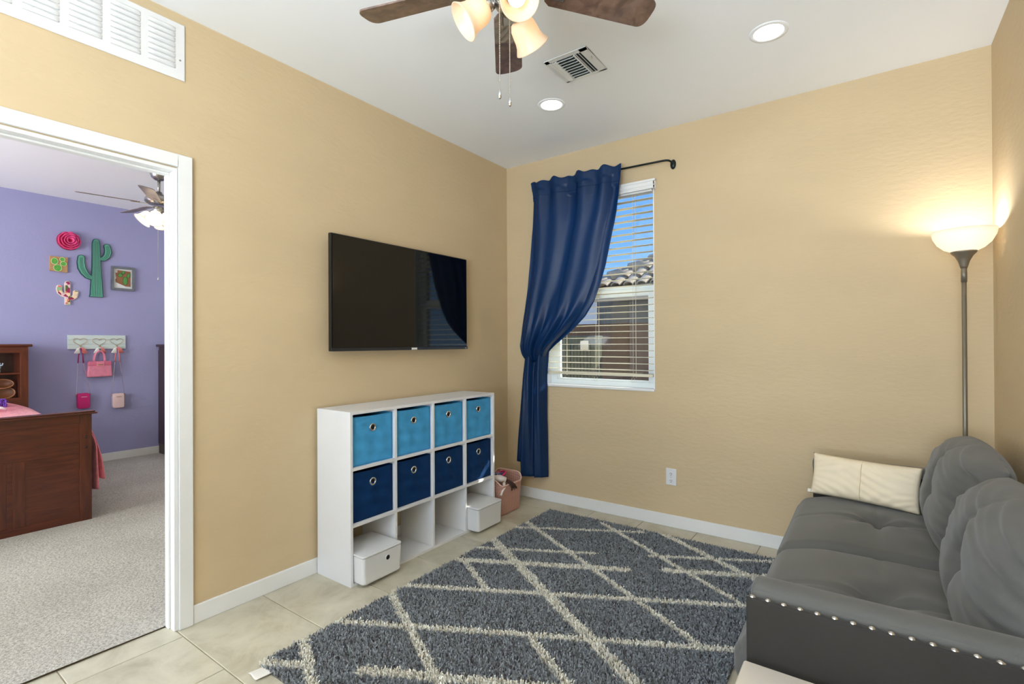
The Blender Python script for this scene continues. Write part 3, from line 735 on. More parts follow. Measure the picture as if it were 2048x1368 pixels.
# seat cushions: roll over the front edge
def seat(y0, y1):
    L_ = (y1 - y0)
    def fn(u, p):
        q = Vector(p); a, b_, c = u
        if c > -.2:
            q.z += .020 * (1 - a * a) * (1 - b_ ** 4)
            fx = a; fy = b_
            seamx = math.exp(-((q.x + .02) / .010) ** 2) * (1 - .25 * abs(b_)); seamy = math.exp(-(q.y / .010) ** 2) * (1 - .2 * abs(a))
            near = math.exp(-((q.x + .02) ** 2 + q.y ** 2) / .10 ** 2)
            q.z -= .009 * seamx * (.6 + near) + .009 * seamy * (.6 + near)
            r2 = (q.x + .02) ** 2 + q.y ** 2
            q.z -= .036 * math.exp(-r2 / .06 ** 2) + .012 * math.exp(-r2 / .016 ** 2)
            an = math.atan2(q.y, q.x + .02); q.z -= .009 * math.exp(-r2 / .13 ** 2) * (1 - math.exp(-r2 / .03 ** 2)) * (math.cos(an * 5 + 1))
            q.z += .0022 * math.sin(q.y * 31 + q.x * 12) * (a > .2)
        if a < -.55: q.x += .0 ; 
        if a < 0: q.z -= .055 * max(0, -a - .45) ** 1.6 * 2
        q.y -= .004 * math.copysign(1, b_) * (abs(c) < .9)
        return q
    return soft_box(2.540, (y0 + y1) / 2, .368, .75, L_ - .002, .15, .062, 84, fn).build('seat_cushion', SOFA, sf, smooth=True)
seat(-1.886, -1.064); seat(-1.062, -.241)
# back frame and cushions
MB().box(2.90, 2.975, -1.95, -.17, .12, .66).build('back_frame', SOFAD, sf, bevel=.02, seg=4)
def backc(yc, L_, seed, zc):
    r = np.random.default_rng(seed); ph = r.uniform(0, 6, 8)
    M_ = T(2.835, yc, zc) @ RY(math.radians(13)); Hh = .215; Lh = L_ / 2
    def side(sg):
        def f(u, v):
            a, c = math.sin((u * 2 - 1) * PI / 2), math.sin((v * 2 - 1) * PI / 2)
            prof = max(0, (1 - abs(a) ** 3.6)) ** .5 * max(0, (1 - abs(c) ** 3.0)) ** .5
            th = (.150 if sg > 0 else .075) * prof
            py = a * Lh * (1 - .05 * c * c) ; pz = c * Hh * (1 - .05 * a * a) + .012 * (1 - a * a) * (c > 0)
            if sg > 0:
                r2 = py * py + (pz + .0) ** 2; d = math.sqrt(r2) + 1e-6; an = math.atan2(pz, py)
                th -= .050 * math.exp(-r2 / .055 ** 2) + .016 * math.exp(-r2 / .018 ** 2)
                fall = math.exp(-(d / .17) ** 2) * (1 - math.exp(-(d / .03) ** 2))
                th -= .012 * fall * (.5 + .5 * math.cos(4 * an)) ** 3
                th -= .005 * math.exp(-(py / .005) ** 2) * math.exp(-(d / .26) ** 2) + .005 * math.exp(-((pz - .06 * py) / .005) ** 2) * math.exp(-(d / .30) ** 2)
                ed = max(0, abs(a) - .45) / .55
                wv = math.sin(pz * 70 + 6 * abs(a) + ph[0]) + .7 * math.sin(pz * 118 + 9 * abs(a) + ph[1]) + .5 * math.sin(pz * 175 + 4 * a + ph[2])
                th += .0072 * wv * ed * (1 - ed ** 4) * prof ** .3
                tp = max(0, c - .25)
                th += .0080 * tp * (math.sin(pz * 120 - py * 22 + ph[3]) + .8 * math.sin(pz * 190 - py * 40 + ph[4])) * prof ** .5
            return (-sg * th, py, pz)
        return f
    mb = MB(); mb.grid(side(1), 110, 90, M=M_); mb.grid(side(-1), 40, 30, M=M_)
    return mb.build('back_cushion', SOFA, sf, smooth=True)
backc(-.665, .86, 1, .615); backc(-1.475, .86, 2, .600)

# cream pillow leaning on the far arm
pt_ = thing('lumbar_pillow', 'cream rectangular lumbar pillow with a middle seam, propped on the sofa against its far arm', 'pillow', (2.46, -.24, .45))
u1 = Vector((2.236, -.352, .452)); u2 = Vector((2.680, -.470, .452)); u3 = Vector((2.256, -.305, .650))
ex = (u2 - u1).normalized(); ez = (u3 - u1); ez = (ez - ex * ez.dot(ex)).normalized(); ey = ez.cross(ex)
PL, PH = .462, .212
Mp = Matrix(((ex.x, ey.x, ez.x, 0), (ex.y, ey.y, ez.y, 0), (ex.z, ey.z, ez.z, 0), (0, 0, 0, 1)))
cpos = u1 + ex * PL / 2 + ez * PH / 2 + Vector((0, -.0, .012)); Mp.translation = cpos
def pill(sg):
    def f(u, v):
        a, c = u * 2 - 1, v * 2 - 1
        th = .046 * (max(0, 1 - a ** 4) ** .55) * (max(0, 1 - c ** 4) ** .55)
        th -= .006 * math.exp(-(a / .012) ** 2) * (1 - abs(c)) + .0 if sg > 0 else 0
        wr = .003 * math.sin(9 * a + 16 * c + 4 * math.sin(3 * a)) * (1 - abs(a)) * (1 if a > 0 else .35) + .003 * math.sin(30 * a * c) * abs(c)
        edge = max(0, min(1, (1 - abs(a)) * 8)) * max(0, min(1, (1 - abs(c)) * 8))
        px = a * PL / 2 * (1 - .035 * (1 - c * c)); pz = c * PH / 2 * (1 - .06 * (1 - a * a) * 1.0)
        return (px, -sg * (th + wr * edge), pz)
    return f
b = MB(); b.grid(pill(1), 70, 36, M=Mp); b.grid(pill(-1), 70, 36, M=Mp); b.build('pillow_cover', CREAM, pt_, smooth=True)
b = MB(); b.tube([Mp @ Vector((0, pill(1)(.5, v)[1] - .0006, (v * 2 - 1) * PH / 2 * .93)) for v in np.linspace(.04, .96, 16)], .0013, 5); b.build('seam', mat('tan_seam', (186, 164, 124), .9), pt_)
b = MB(); b.box(-.004, .014, -.001, .001, -.016, .0, Mp @ T(-PL / 2 - .008, 0, -PH / 2 + .02)); b.build('tag', LAB, pt_)

# white side table in the foreground
stb = thing('side_table', 'white square side table against the near sofa arm', 'table', (2.52, -2.33, 0))
MB().box(2.232, 2.80, -2.62, -2.035, .415, .450).build('tabletop', mat('white_lacquer', (226, 218, 206), .25, vary=.04, vscale=3), stb, bevel=.006, seg=3)
for x in (2.27, 2.76):
    for y in (-2.585, -2.075): MB().box(x - .022, x + .022, y - .022, y + .022, 0, .416).build('leg', WHITE, stb, bevel=.003)
tag(MB().cyl((2.315, -2.16), .004, .450, .4506, 10).build('mark', mat('pale_grey_mark', (180, 176, 166), .6), stb), 'small grey mark')

# ================================================================== FLOOR LAMP
lp = thing('floor_lamp', 'grey torchiere floor lamp with a glowing white bowl in the corner', 'lamp', (2.868, -.205, 0))
lx, ly = 2.868, -.205
MB().lathe([(0, 0), (.115, 0), (.115, .012), (.05, .02), (.014, .03), (0, .03)], 32, T(lx, ly, 0)).build('base', GREYMETAL, lp, smooth=True)
MB().cyl((lx, ly), .0095, .03, 1.63, 16).build('pole', GREYMETAL, lp, smooth=True)
MB().cyl((lx, ly), .0118, 1.545, 1.62, 16).build('pole_joint', GREYMETAL, lp, smooth=True)
MB().lathe([(0, 1.612), (.013, 1.612), (.016, 1.622), (.022, 1.645), (.034, 1.67), (.048, 1.686), (.05, 1.692), (0, 1.692)], 32, T(lx, ly, 0)).build('collar', GREYMETAL, lp, smooth=True)
MB().lathe([(.045, 1.69), (.075, 1.705), (.100, 1.73), (.116, 1.762), (.122, 1.792), (.119, 1.792), (.112, 1.762), (.096, 1.733), (.07, 1.71), (.0, 1.696)], 48, T(lx, ly, 0)).build('bowl_shade', SHADEW, lp, smooth=True)
MB().ball((lx, ly, 1.75), .028).build('bulb', BULBF, lp, smooth=True)

# ================================================================== CEILING FIXTURES
for i, (x, y, lb) in enumerate(((.901, -.758, 'round recessed ceiling light nearer the window corner, below the air register'), (2.115, -.772, 'round recessed ceiling light at the right, nearer the lamp corner'))):
    t = thing('recessed_light', lb, 'ceiling light', (x, y, H), 'recessed ceiling lights')
    MB().lathe([(.064, .0), (.066, -.004), (.084, -.003), (.086, 0)], 40, T(x, y, H)).build('trim_ring', CEIL, t, smooth=True)
    MB().lathe([(0, -.002), (.055, -.003), (.065, -.001), (.065, 0)], 40, T(x, y, H)).build('lens', LED, t, smooth=True)
# supply register on the ceiling
rv = thing('ceiling_register', 'white square supply air register on the ceiling', 'vent', (1.235, -1.062, H))
rx0, rx1, ry0, ry1 = 1.112, 1.358, -1.188, -.937
REG = mat('white_register_metal', (232, 234, 234), .4)
b = MB(); f0, f1 = .028, .028
b.box(rx0, rx1, ry0, ry0 + f0, H - .006, H).box(rx0, rx1, ry1 - .012, ry1, H - .006, H).box(rx0, rx0 + f1, ry0, ry1, H - .006, H).box(rx1 - .045, rx1, ry0, ry1, H - .006, H)
b.build('register_frame', REG, rv, bevel=.002)
MB().box(rx0 + .01, rx1 - .01, ry0 + .01, ry1 - .01, H - .0012, H - .0008).build('duct_opening', mat('dark_duct', (52, 66, 70), .8), rv)
for k in range(8):
    y = ry0 + .030 + k * .0245
    MB().box(-.05, .05, -.001, .001, -.0095, .0095, T(1.222, y + .006, H - .0085) @ RX(math.radians(-46))).build('vane', REG, rv)
for x in (rx0 + .034, rx0 + .046, rx1 - .070, rx1 - .054):
    MB().box(-.001, .001, ry0 + .03, ry1 - .02, -.008, .008, T(x, 0, H - .008) @ RY(math.radians(-42 if x > 1.235 else 42))).build('side_vane', REG, rv)
MB().box(1.165, 1.172, ry0 + .03, ry1 - .02, H - .010, H - .002).box(1.272, 1.279, ry0 + .03, ry1 - .02, H - .010, H - .002).build('divider_bar', REG, rv)
MB().tube([(1.345, -1.10, H - .006), (1.348, -1.09, H - .018)], .0018, 6).build('damper_lever', NICKEL, rv)

def fan(name, label, cx, cy, zb, zc, R, az0, wd, blade_m, met, shade_m, bulb_m, kit, chains, shade_prof, tilt, zk, under=None, pw=0):
    t = thing(name, label, 'ceiling fan', (cx, cy, zc))
    MB().lathe([(0, zc), (.065, zc), (.066, zc - .012), (.055, zc - .045), (.03, zc - .065), (0, zc - .065)], 32, T(cx, cy, 0)).build('canopy', met, t, smooth=True)
    MB().cyl((cx, cy), .012, zb + .10, zc - .06, 16).build('downrod', met, t, smooth=True)
    MB().lathe([(0, zb + .115), (.02, zb + .112), (.035, zb + .085), (.085, zb + .07), (.105, zb + .045), (.105, zb + .02), (.085, zb + .002), (.05, zb - .005), (0, zb - .005)], 40, T(cx, cy, 0)).build('motor_housing', met, t, smooth=True)
    for k in range(5):
        a = az0 + k * 2 * PI / 5; M_ = T(cx, cy, zb) @ RZ(a) @ RX(math.radians(-12))
        n = 12; P = []
        r0 = .14
        w0, w1 = wd * .43, wd * .5
        top = [(r0, w0 * .7), (r0 + .02, w0)] + [(r0 + .02 + (R - r0 - .05) * i / 5, w0 + (w1 - w0) * i / 5) for i in range(1, 6)]
        tip = [(R - .03 + .03 * math.cos(q), w1 * math.sin(q)) for q in [PI / 2 * (1 - i / 7) for i in range(1, 14)]]
        tip = [(R - .03 + .03 * math.cos(q), w1 * math.copysign(abs(math.sin(q)) ** .6, math.sin(q))) for q in [PI / 2 - PI * i / 14 for i in range(1, 14)]]
        P = top + tip + [(x, -y) for x, y in top[::-1]]
        bl = MB().prism(P, -.003, .003, M_).build('blade', blade_m, t, bevel=.001)
        MB().box(.08, .2, -.018, .018, -.009, -.003, M_).build('blade_bracket', met, t, bevel=.002)
    # light kit
    MB().lathe([(0, zk + .07), (.045, zk + .07), (.05, zk + .04), (.035, zk + .01), (.02, zk - .01), (0, zk - .012)], 28, T(cx, cy, 0)).build('switch_housing', met, t, smooth=True)
    for a in kit:
        d = Vector((math.cos(a), math.sin(a), 0)); 
        ax = (d * math.cos(tilt) + Vector((0, 0, -math.sin(tilt)))).normalized()
        s0 = Vector((cx, cy, zk + .02)) + d * .045
        q = Vector((0, 0, 1)).rotation_difference(ax).to_matrix().to_4x4()
        lk = MB(); lk.tube([Vector((cx, cy, zk + .025)) + d * .02, s0, s0 + ax * .02], .009, 10); lk.lathe([(0, 0), (.018, .002), (.021, .014), (.021, .032), (0, .032)], 20, Matrix.Translation(s0) @ q)
        ko = lk.build('lamp_holder', met, t, smooth=True)
        MB().lathe([(r_, z_ + .026) for r_, z_ in shade_prof] , 36, Matrix.Translation(s0) @ q).build('shade', shade_m, ko, smooth=True, solid=.0025)
        L_ = shade_prof[-1][1]
        MB().lathe([(0, .03), (.013, .032), (.014, .045), (.022, .062), (.027, .078), (.024, .093), (.013, .103), (0, .106)], 18, Matrix.Translation(s0) @ q).build('bulb', bulb_m, ko, smooth=True)
    for (x, y, z0, z1) in chains:
        ch = MB()
        z = z0
        while z > z1 + .03: ch.ball((x, y, z), .0022, 4); z -= .0052
        ch.tube([(x, y, z0), (x, y, z1)], .0009, 5); co_ = ch.build('pull_chain', met, t)
        MB().lathe([(0, z1 + .012), (.002, z1 + .01), (.0055, z1 - .006), (.0045, z1 - .015), (0, z1 - .02)], 12, T(x, y, 0)).build('chain_pull', CHROME, co_, smooth=True)
    return t
bell = [(.020, 0), (.032, .005), (.040, .020), (.0425, .040), (.044, .058), (.048, .073), (.057, .089), (.0585, .092)]
azf = math.radians(125.63 - .5)
fan('ceiling_fan', 'walnut bladed ceiling fan with three lit frosted bell shades, overhead in the play room', 1.572, -2.147, 2.402, H, .524, azf, .112, WALN, NICKEL, SHADE, BULB,
    [azf + math.radians(101), azf + math.radians(-38), azf + math.radians(-163)], [(1.603, -2.226, 2.30, 2.012), (1.600, -2.170, 2.30, 2.012)], bell, math.radians(38), 2.314)
bell2 = [(.020, 0), (.035, .006), (.044, .022), (.048, .045), (.053, .065), (.064, .085), (.072, .092)]
fan('ceiling_fan', 'small nickel ceiling fan with lit white shades in the bedroom, partly behind the door casing', -2.60, -1.648, 2.50, BH, .56, math.radians(-100), .11, GREYW, NICKEL, SHADEW, BULBW,
    [math.radians(-95), math.radians(25), math.radians(-35), math.radians(145)], [(-2.60, -1.655, 2.38, 1.85)], bell2, math.radians(48), 2.405)

# ================================================================== BEDROOM: bed
bd = thing('bed', 'reddish brown wooden bed with a panelled footboard and bookcase headboard', 'bed', (-3.1, -2.95, 0))
fx = -2.08; fy1 = -2.252; fy0 = -3.62
fb = MB().box(fx - .035, fx - .008, fy0, fy1, .02, .76).build('footboard', BEDW, bd)
for (ya, yb_) in ((fy1 - .068, fy1), (fy0, fy0 + .068)): MB().box(fx - .055, fx, ya, yb_, 0, .768).build('post', BEDV, fb, bevel=.003)
MB().box(fx - .03, fx - .003, fy0 + .068, fy1 - .068, .705, .768).build('rail', BEDW, fb, bevel=.002)
MB().box(fx - .03, fx - .004, fy0 + .068, fy1 - .068, .49, .57).build('rail', BEDW, fb, bevel=.003)
MB().box(fx - .03, fx - .002, fy0 + .068, fy1 - .068, .0, .055).build('rail', BEDW, fb, bevel=.003)
MB().box(fx - .03, fx - .013, fy0 + .068, fy1 - .068, .572, .704).build('upper_panel', BEDW, fb, bevel=.001)
for y in (-2.662, -3.14): MB().box(fx - .03, fx - .003, y, y + .058, .055, .49).build('stile', BEDV, fb, bevel=.002)
MB().box(fx - .03, fx - .017, -2.602, fy1 - .07, .06, .485).build('panel', BEDV, fb, bevel=.002)
MB().box(fx - .03, fx - .006, -3.08, -2.69, .06, .485).build('panel', BEDV, fb, bevel=.004)
b = MB(); b.box(fx - .075, fx + .02, fy0 - .03, fy1 + .028, .768, .780).box(fx - .065, fx + .010, fy0 - .02, fy1 + .018, .780, .790); b.build('cap', BEDW, fb, bevel=.004, seg=3)
for z in (.603, .531): MB().ball((fx + .002, -2.285, z), .008, 8).build('bolt', BLACKP, bd, smooth=True)
# headboard bookcase
hx0, hx1 = PW + .015, -3.95; hy1 = -2.246; hy0 = -3.60
hb_ = MB().box(hx0, hx0 + .015, hy0, hy1, 0, 1.25).build('headboard', DARKW, bd)
MB().box(hx0, hx1, hy1 - .055, hy1, 0, 1.25).build('side_post', BEDV, hb_, bevel=.002); MB().box(hx0, hx1, hy0, hy0 + .055, 0, 1.25).build('side_post', BEDV, hb_, bevel=.002)
MB().box(hx0, hx1 + .018, hy0 - .03, hy1 + .028, 1.25, 1.276).build('top_cap', BEDW, hb_, bevel=.008, seg=3)
MB().box(hx0, hx1, hy0 + .055, hy1 - .055, 1.195, 1.25).build('top_rail', BEDW, hb_)
MB().box(hx0 + .015, hx1 - .02, hy0 + .055, hy1 - .055, .995, 1.010).build('bookcase_shelf', BEDW, hb_)
MB().box(hx0 + .015, hx1 - .005, hy0 + .055, hy1 - .055, .60, .775).build('lower_panel', BEDW, hb_)
MB().box(hx1, fx - .05, fy0 + .05, fy1 - .03, .12, .36).build('side_rail', BEDW, bd)
MB().box(hx1 + .01, fx - .06, fy0 + .06, fy1 - .045, .34, .64).build('mattress', WHITE, bd, bevel=.04, seg=4)
# bedspread: a top-level cloth thing on the bed
def spread(u, v):
    x = hx1 + .03 + u * (fx - .085 - hx1); s_ = v
    top = .665 + .012 * math.sin(u * 9) * math.sin(v * 12)
    pil_ = .105 * math.exp(-((x + 3.78) / .19) ** 2)
    if v < .72:
        y = -3.58 + (v / .72) * (3.58 - 2.26); e = min(1, (2.26 + y) / -.25) if y > -2.51 else 1
        return (x, y, top + pil_ * max(0, e) ** .7)
    t_ = (v - .72) / .28; y = -2.26 + .045 * math.sin(min(1, t_ * 3) * PI / 2) + .02 * t_ * (1 + math.sin(u * 25)) 
    drop = .30 + .18 * u + .03 * math.sin(u * 17)
    return (x, y, top + .0 - t_ * drop - .012)
bs = thing('bedspread', 'pink quilted bedspread covering the bed and hanging down its side', 'bedspread', (-3.0, -2.9, .665))
MB().grid(spread, 90, 90).build('spread_cloth', PINKB, bs, smooth=True, solid=.006)
def hang(u, v):
    # corner fold of the spread hanging past the footboard
    x = -2.17 - .45 * u; z = .64 - v * (.38 + .0 * u)
    return (x, -2.238 + .085 * v ** .8 * (1 - .35 * u) + .012 * math.sin(u * 14 + v * 3), z + .03 * u * v)
MB().grid(hang, 30, 24).build('hanging_corner', PINKB, bs, smooth=True, solid=.006)
tag(MB().box(-2.80, -2.115, -2.247, -2.238, .20, .5).build('drawer_front', mat('dark_maroon_board', (84, 20, 22), .5), bs), 'dark maroon lining') if False else None
# things on the bed and in the headboard
pp = thing('fuzzy_toy', 'purple shaggy toy lying on the pink bedspread', 'toy', (-3.72, -2.48, .78))
b = MB()
PURP = mat('purple_yarn', (122, 74, 190), .8)
for i in range(60):
    a = random.uniform(0, 2 * PI); r_ = random.uniform(.01, .05); p0 = Vector((-3.70, -2.475, .79)); p2 = p0 + Vector((random.uniform(0, .08), math.cos(a) * r_ - .0, -.02 - .055 * random.random())); 
    b.tube([p0, (p0 + p2) / 2 + Vector((.02, math.sin(a) * .02, .018)), p2], .0035, 5)
b.build('yarn', PURP, pp, smooth=True)
tag(MB().tube([(-3.55, -2.56, .715), (-3.54, -2.525, .733), (-3.54, -2.49, .730), (-3.54, -2.46, .712)], [.012, .014, .012, .006], 10).build('white_toy', mat('glossy_white', (240, 240, 242), .3), smooth=True), 'small curved white object on the pink bedspread in front of the purple toy', 'toy')
for z, lb, r_ in ((.905, 'upper of the two brown oval bowls in the headboard bookcase', .075), (.822, 'lower of the two brown oval bowls in the headboard bookcase', .085)):
    t = thing('oval_bowl', lb, 'bowl', (-4.06, -2.37, z), 'brown bowls in the headboard')
    Mq = T(-4.05, -2.405, z) @ RY(math.radians(62)) @ Matrix.Diagonal((.62 if r_ < .08 else .72, 1, 1, 1))
    MB().lathe([(0, -.03), (r_ * .6, -.026), (r_ * .93, -.004), (r_, .006), (r_ * .93, .006), (r_ * .6, -.016), (0, -.02)], 32, Mq).build('bowl_body', mat('brown_glazed_wood', (100, 60, 38), .4, vary=.3, vscale=9), t, smooth=True)
    MB().tube([Mq @ Vector((r_ * math.cos(a), r_ * math.sin(a), .006)) for a in [2 * PI * i / 32 for i in range(32)]], .005, 8, True).build('rim', mat('tan_rim', (158, 108, 74), .5), t, smooth=True)
gf = thing('figurine', 'small pale blue figurine in the upper compartment of the headboard', 'figurine', (-4.05, -2.43, 1.01))
b = MB(); b.ball((-4.03, -2.432, 1.06), .016).ball((-4.03, -2.43, 1.093), .014); b.tube([(-4.03, -2.45, 1.07), (-4.02, -2.41, 1.08), (-4.02, -2.405, 1.10)], .006, 6).tube([(-4.03, -2.432, 1.04), (-4.03, -2.432, 1.01)], .012, 8)
b.build('body', mat('pale_blue_porcelain', (170, 196, 214), .3), gf, smooth=True)

# dark cabinet at right
cbn = thing('dark_cabinet', 'dark brown tall bedroom cabinet showing just beside the door casing', 'cabinet', (-4.0, -.8, 0))
MB().box(PW + .015, -3.86, -1.085, -.45, 0, 1.24).build('carcass', DARKW, cbn, bevel=.004)
MB().box(PW + .014, -3.84, -1.115, -.42, 1.24, 1.268).build('top', DARKW, cbn, bevel=.006)
MB().box(PW + .03, -3.875, -1.096, -1.085, .12, 1.2).build('door', DARKW, cbn, bevel=.003)
MB().tube([(-3.90, -1.096, 1.00), (-3.90, -1.120, .985), (-3.90, -1.128, .955), (-3.90, -1.120, .925), (-3.90, -1.096, .91)], .0035, 8).build('handle', CHROME, cbn, smooth=True)
hg = thing('hanging_cloth', 'coral and teal cloth hanging on the dark bedroom cabinet', 'cloth', (-3.85, -1.0, .6))
MB().grid(lambda u, v: (-3.852 + .01 * math.sin(u * 9), -1.03 + u * .2 - .03 * v, .86 - v * .26), 10, 8).build('coral_cloth', mat('coral_cloth', (214, 84, 84), .9), hg, smooth=True, solid=.004)
MB().grid(lambda u, v: (-3.84 + .01 * math.sin(u * 9), -1.00 + u * .2, .68 - v * .15), 10, 8).build('teal_cloth', mat('teal_cloth', (84, 150, 170), .9), hg, smooth=True, solid=.004)

# ================================================================== BEDROOM WALL DECOR  (y, z coordinates on the purple wall)
MWL = Matrix(((0, 0, 1, PW), (1, 0, 0, 0), (0, 1, 0, 0), (0, 0, 0, 1)))      # local (y, z, out)
# pink rose
ro = thing('rose_ornament', 'hot pink layered rose ornament on the purple wall', 'wall decor', (PW, -1.886, 2.34))
HP = mat('hot_pink_petals', (242, 84, 150), .7, bump=.6, bscale=200, vary=.2, vscale=30)
HPD = mat('deep_pink_center', (170, 20, 70), .8)
MB().lathe([(0, .0), (.096, .0), (.092, .02), (.05, .045), (0, .05)], 32, MWL @ T(-1.886, 2.343, 0)).build('backing', HPD, ro, smooth=True)
pm = 0
for ring, (R_, n_, h_, zb_) in enumerate(((.080, 9, .040, .008), (.060, 7, .042, .022), (.040, 5, .042, .034), (.021, 3, .036, .046))):
    for k in range(n_):
        a0 = 2 * PI * (k + .37 * ring) / n_; sp_ = 2 * PI / n_ * 1.25
        def pf(u, v):
            a = a0 + (u - .5) * sp_; rr_ = R_ * (1 - .12 * (1 - v)) + .012 * v * v - .006 * abs(u - .5) * 2
            return (rr_ * math.cos(a) - 1.886, rr_ * math.sin(a) + 2.343, zb_ + v * h_ * (1 - .35 * (2 * abs(u - .5)) ** 2))
        mb = MB(); mb.grid(pf, 8, 4, M=MWL); mb.build('petal', HP, ro, smooth=True, solid=.005)
# square cactus picture
def flat_shape(pts, d0, d1, m_, name, parent, bevel=.001):
    return MB().prism(pts, d0, d1, MWL).build(name, m_, parent, bevel=bevel)
def ell(cx_, cz_, rx, rz, n_=20, rot=0): return [(cx_ + rx * math.cos(a) * math.cos(rot) - rz * math.sin(a) * math.sin(rot), cz_ + rx * math.cos(a) * math.sin(rot) + rz * math.sin(a) * math.cos(rot)) for a in [2 * PI * i / n_ for i in range(n_)]]
sq = thing('cactus_string_art', 'small tan square plaque with green string cactus pads', 'wall decor', (PW, -1.97, 2.09))
TANW = mat('tan_board', (186, 146, 104), .8); GRS = mat('grass_green_string', (98, 178, 78), .8, bump=1, bscale=260, vary=.3, vscale=90); PALE = mat('pale_green_pins', (214, 232, 170), .7)
flat_shape([(-2.038, 2.02), (-1.900, 2.012), (-1.896, 2.168), (-2.036, 2.168)], 0, .022, TANW, 'board', sq)
for (c0, c1, a, b_) in ((-2.000, 2.118, .026, .032), (-1.976, 2.052, .032, .034), (-1.940, 2.142, .020, .022), (-1.932, 2.098, .024, .022)):
    flat_shape(ell(c0, c1, a, b_), .022, .026, GRS, 'cactus_pad', sq)
    MB().tube([MWL @ Vector((x, z_, .026)) for x, z_ in ell(c0, c1, a, b_, 24)], .0022, 5, True).build('pin_outline', PALE, sq)
# big saguaro
sg_ = thing('saguaro_ornament', 'large green ribbed saguaro cactus wall ornament', 'wall decor', (PW, -1.66, 2.08))
CG = mat('sage_green_paint', (96, 168, 144), .6, vary=.08); CGD = mat('dark_teal_edge', (22, 66, 72), .6)
trunk = [(-1.722, 1.777), (-1.602, 1.777)] + [(-1.603, 1.80), (-1.620, 2.10), (-1.628, 2.34), (-1.634, 2.378), (-1.648, 2.398), (-1.664, 2.402), (-1.680, 2.396), (-1.694, 2.374), (-1.698, 2.34), (-1.700, 2.10), (-1.716, 1.80)]
def poly_inset(P, d):
    cx_ = sum(p[0] for p in P) / len(P); n_ = len(P); out = []
    for i in range(n_):
        a = Vector(P[i - 1]); b_ = Vector(P[i]); c = Vector(P[(i + 1) % n_])
        e1 = (b_ - a).normalized(); e2 = (c - b_).normalized(); nn = Vector((-(e1.y + e2.y), e1.x + e2.x)); 
        nn = nn.normalized() if nn.length > 1e-6 else Vector((-e1.y, e1.x)); out.append((b_.x + nn.x * d, b_.y + nn.y * d))
    return out
flat_shape(trunk, 0, .020, CGD, 'trunk_edge', sg_, .0)
flat_shape(poly_inset(trunk, .006), .004, .024, CG, 'trunk', sg_)
def armp(cpts, wds, rib=True, m_=None):
    L_, R_ = [], []
    for i, (p, w_) in enumerate(zip(cpts, wds)):
        a = Vector(cpts[max(i - 1, 0)]); c = Vector(cpts[min(i + 1, len(cpts) - 1)]); t_ = (c - a).normalized(); nn = Vector((-t_.y, t_.x))
        L_.append(tuple(Vector(p) + nn * w_)); R_.append(tuple(Vector(p) - nn * w_))
    e = Vector(cpts[-1]); t_ = (e - Vector(cpts[-2])).normalized(); nn = Vector((-t_.y, t_.x)); w_ = wds[-1]
    cap = [tuple(e - nn * w_ * math.cos(q) + t_ * w_ * .9 * math.sin(q)) for q in [PI * i / 8 for i in range(1, 8)]]
    return R_ + cap + L_[::-1]
la = [(-1.700, 1.975), (-1.735, 1.995), (-1.762, 2.03), (-1.782, 2.075), (-1.789, 2.13), (-1.786, 2.185)]
ra = [(-1.628, 2.185), (-1.598, 2.195), (-1.572, 2.225), (-1.560, 2.265), (-1.562, 2.31), (-1.570, 2.335)]
for c in (la, ra):
    P = armp(c, [.022, .028, .033, .035, .034, .031] if c is la else [.020, .026, .031, .033, .031, .029])
    A0 = flat_shape(P, 0, .018, CGD, 'arm_edge', sg_, 0)
    P = armp(c, [.016, .022, .027, .029, .028, .025] if c is la else [.014, .020, .025, .027, .025, .023])
    flat_shape(P, .004, .022, CG, 'arm', sg_)
    for off in (-.010, 0, .010):
        q = armp(c, [1] * 6)
        pts = []
        for i, p in enumerate(c):
            a = Vector(c[max(i - 1, 0)]); d_ = Vector(c[min(i + 1, 5)]); t_ = (d_ - a).normalized(); nn = Vector((-t_.y, t_.x)); s_ = Vector(p) + nn * off * (1.0)
            pts.append(MWL @ Vector((s_.x, s_.y, .0225)))
        MB().tube(pts, .0013, 5).build('groove', CGD, sg_)
for k in range(6):
    f_ = (k + .5) / 6 * 2 - 1 if False else (-1 + 2 * (k + 1) / 7)
    zc = 1.79; xb = -1.662 + f_ * .053; xt = -1.664 + f_ * .030
    MB().tube([MWL @ Vector((xb, zc, .0245)), MWL @ Vector((xt, 2.385 - .012 * abs(f_) * 2, .0245))], .0013, 5).build('groove', CGD, sg_)
# framed picture
fr = thing('framed_picture', 'grey framed picture of a brown state shape with green cactus pads', 'picture', (PW, -1.427, 1.996))
FG = mat('weathered_grey_frame', (112, 118, 126), .7, vary=.15, vscale=20); MATW = mat('white_mat_board', (228, 230, 230), .8); BRN = mat('brown_wood_print', (150, 104, 74), .8, vary=.15, vscale=20)
y0_, y1_, z0_, z1_ = -1.534, -1.320, 1.865, 2.127
MB().box(y0_, y1_, z0_, z0_ + .024, 0, .03, MWL).box(y0_, y1_, z1_ - .024, z1_, 0, .03, MWL).box(y0_, y0_ + .024, z0_ + .024, z1_ - .024, 0, .03, MWL).box(y1_ - .024, y1_, z0_ + .024, z1_ - .024, 0, .03, MWL).build('frame', FG, fr, bevel=.002)
MB().box(y0_ + .02, y1_ - .02, z0_ + .02, z1_ - .02, 0, .012, MWL).build('mat_board', MATW, fr)
flat_shape([(-1.476, 2.088), (-1.357, 2.082), (-1.357, 1.912), (-1.402, 1.914), (-1.492, 1.955), (-1.494, 1.985), (-1.486, 2.0), (-1.492, 2.03), (-1.494, 2.058), (-1.476, 2.06)], .012, .015, BRN, 'state_shape', fr, 0)
GRP = mat('cactus_green_paint', (88, 152, 74), .7); GDK = mat('dark_green_outline', (48, 92, 48), .7)
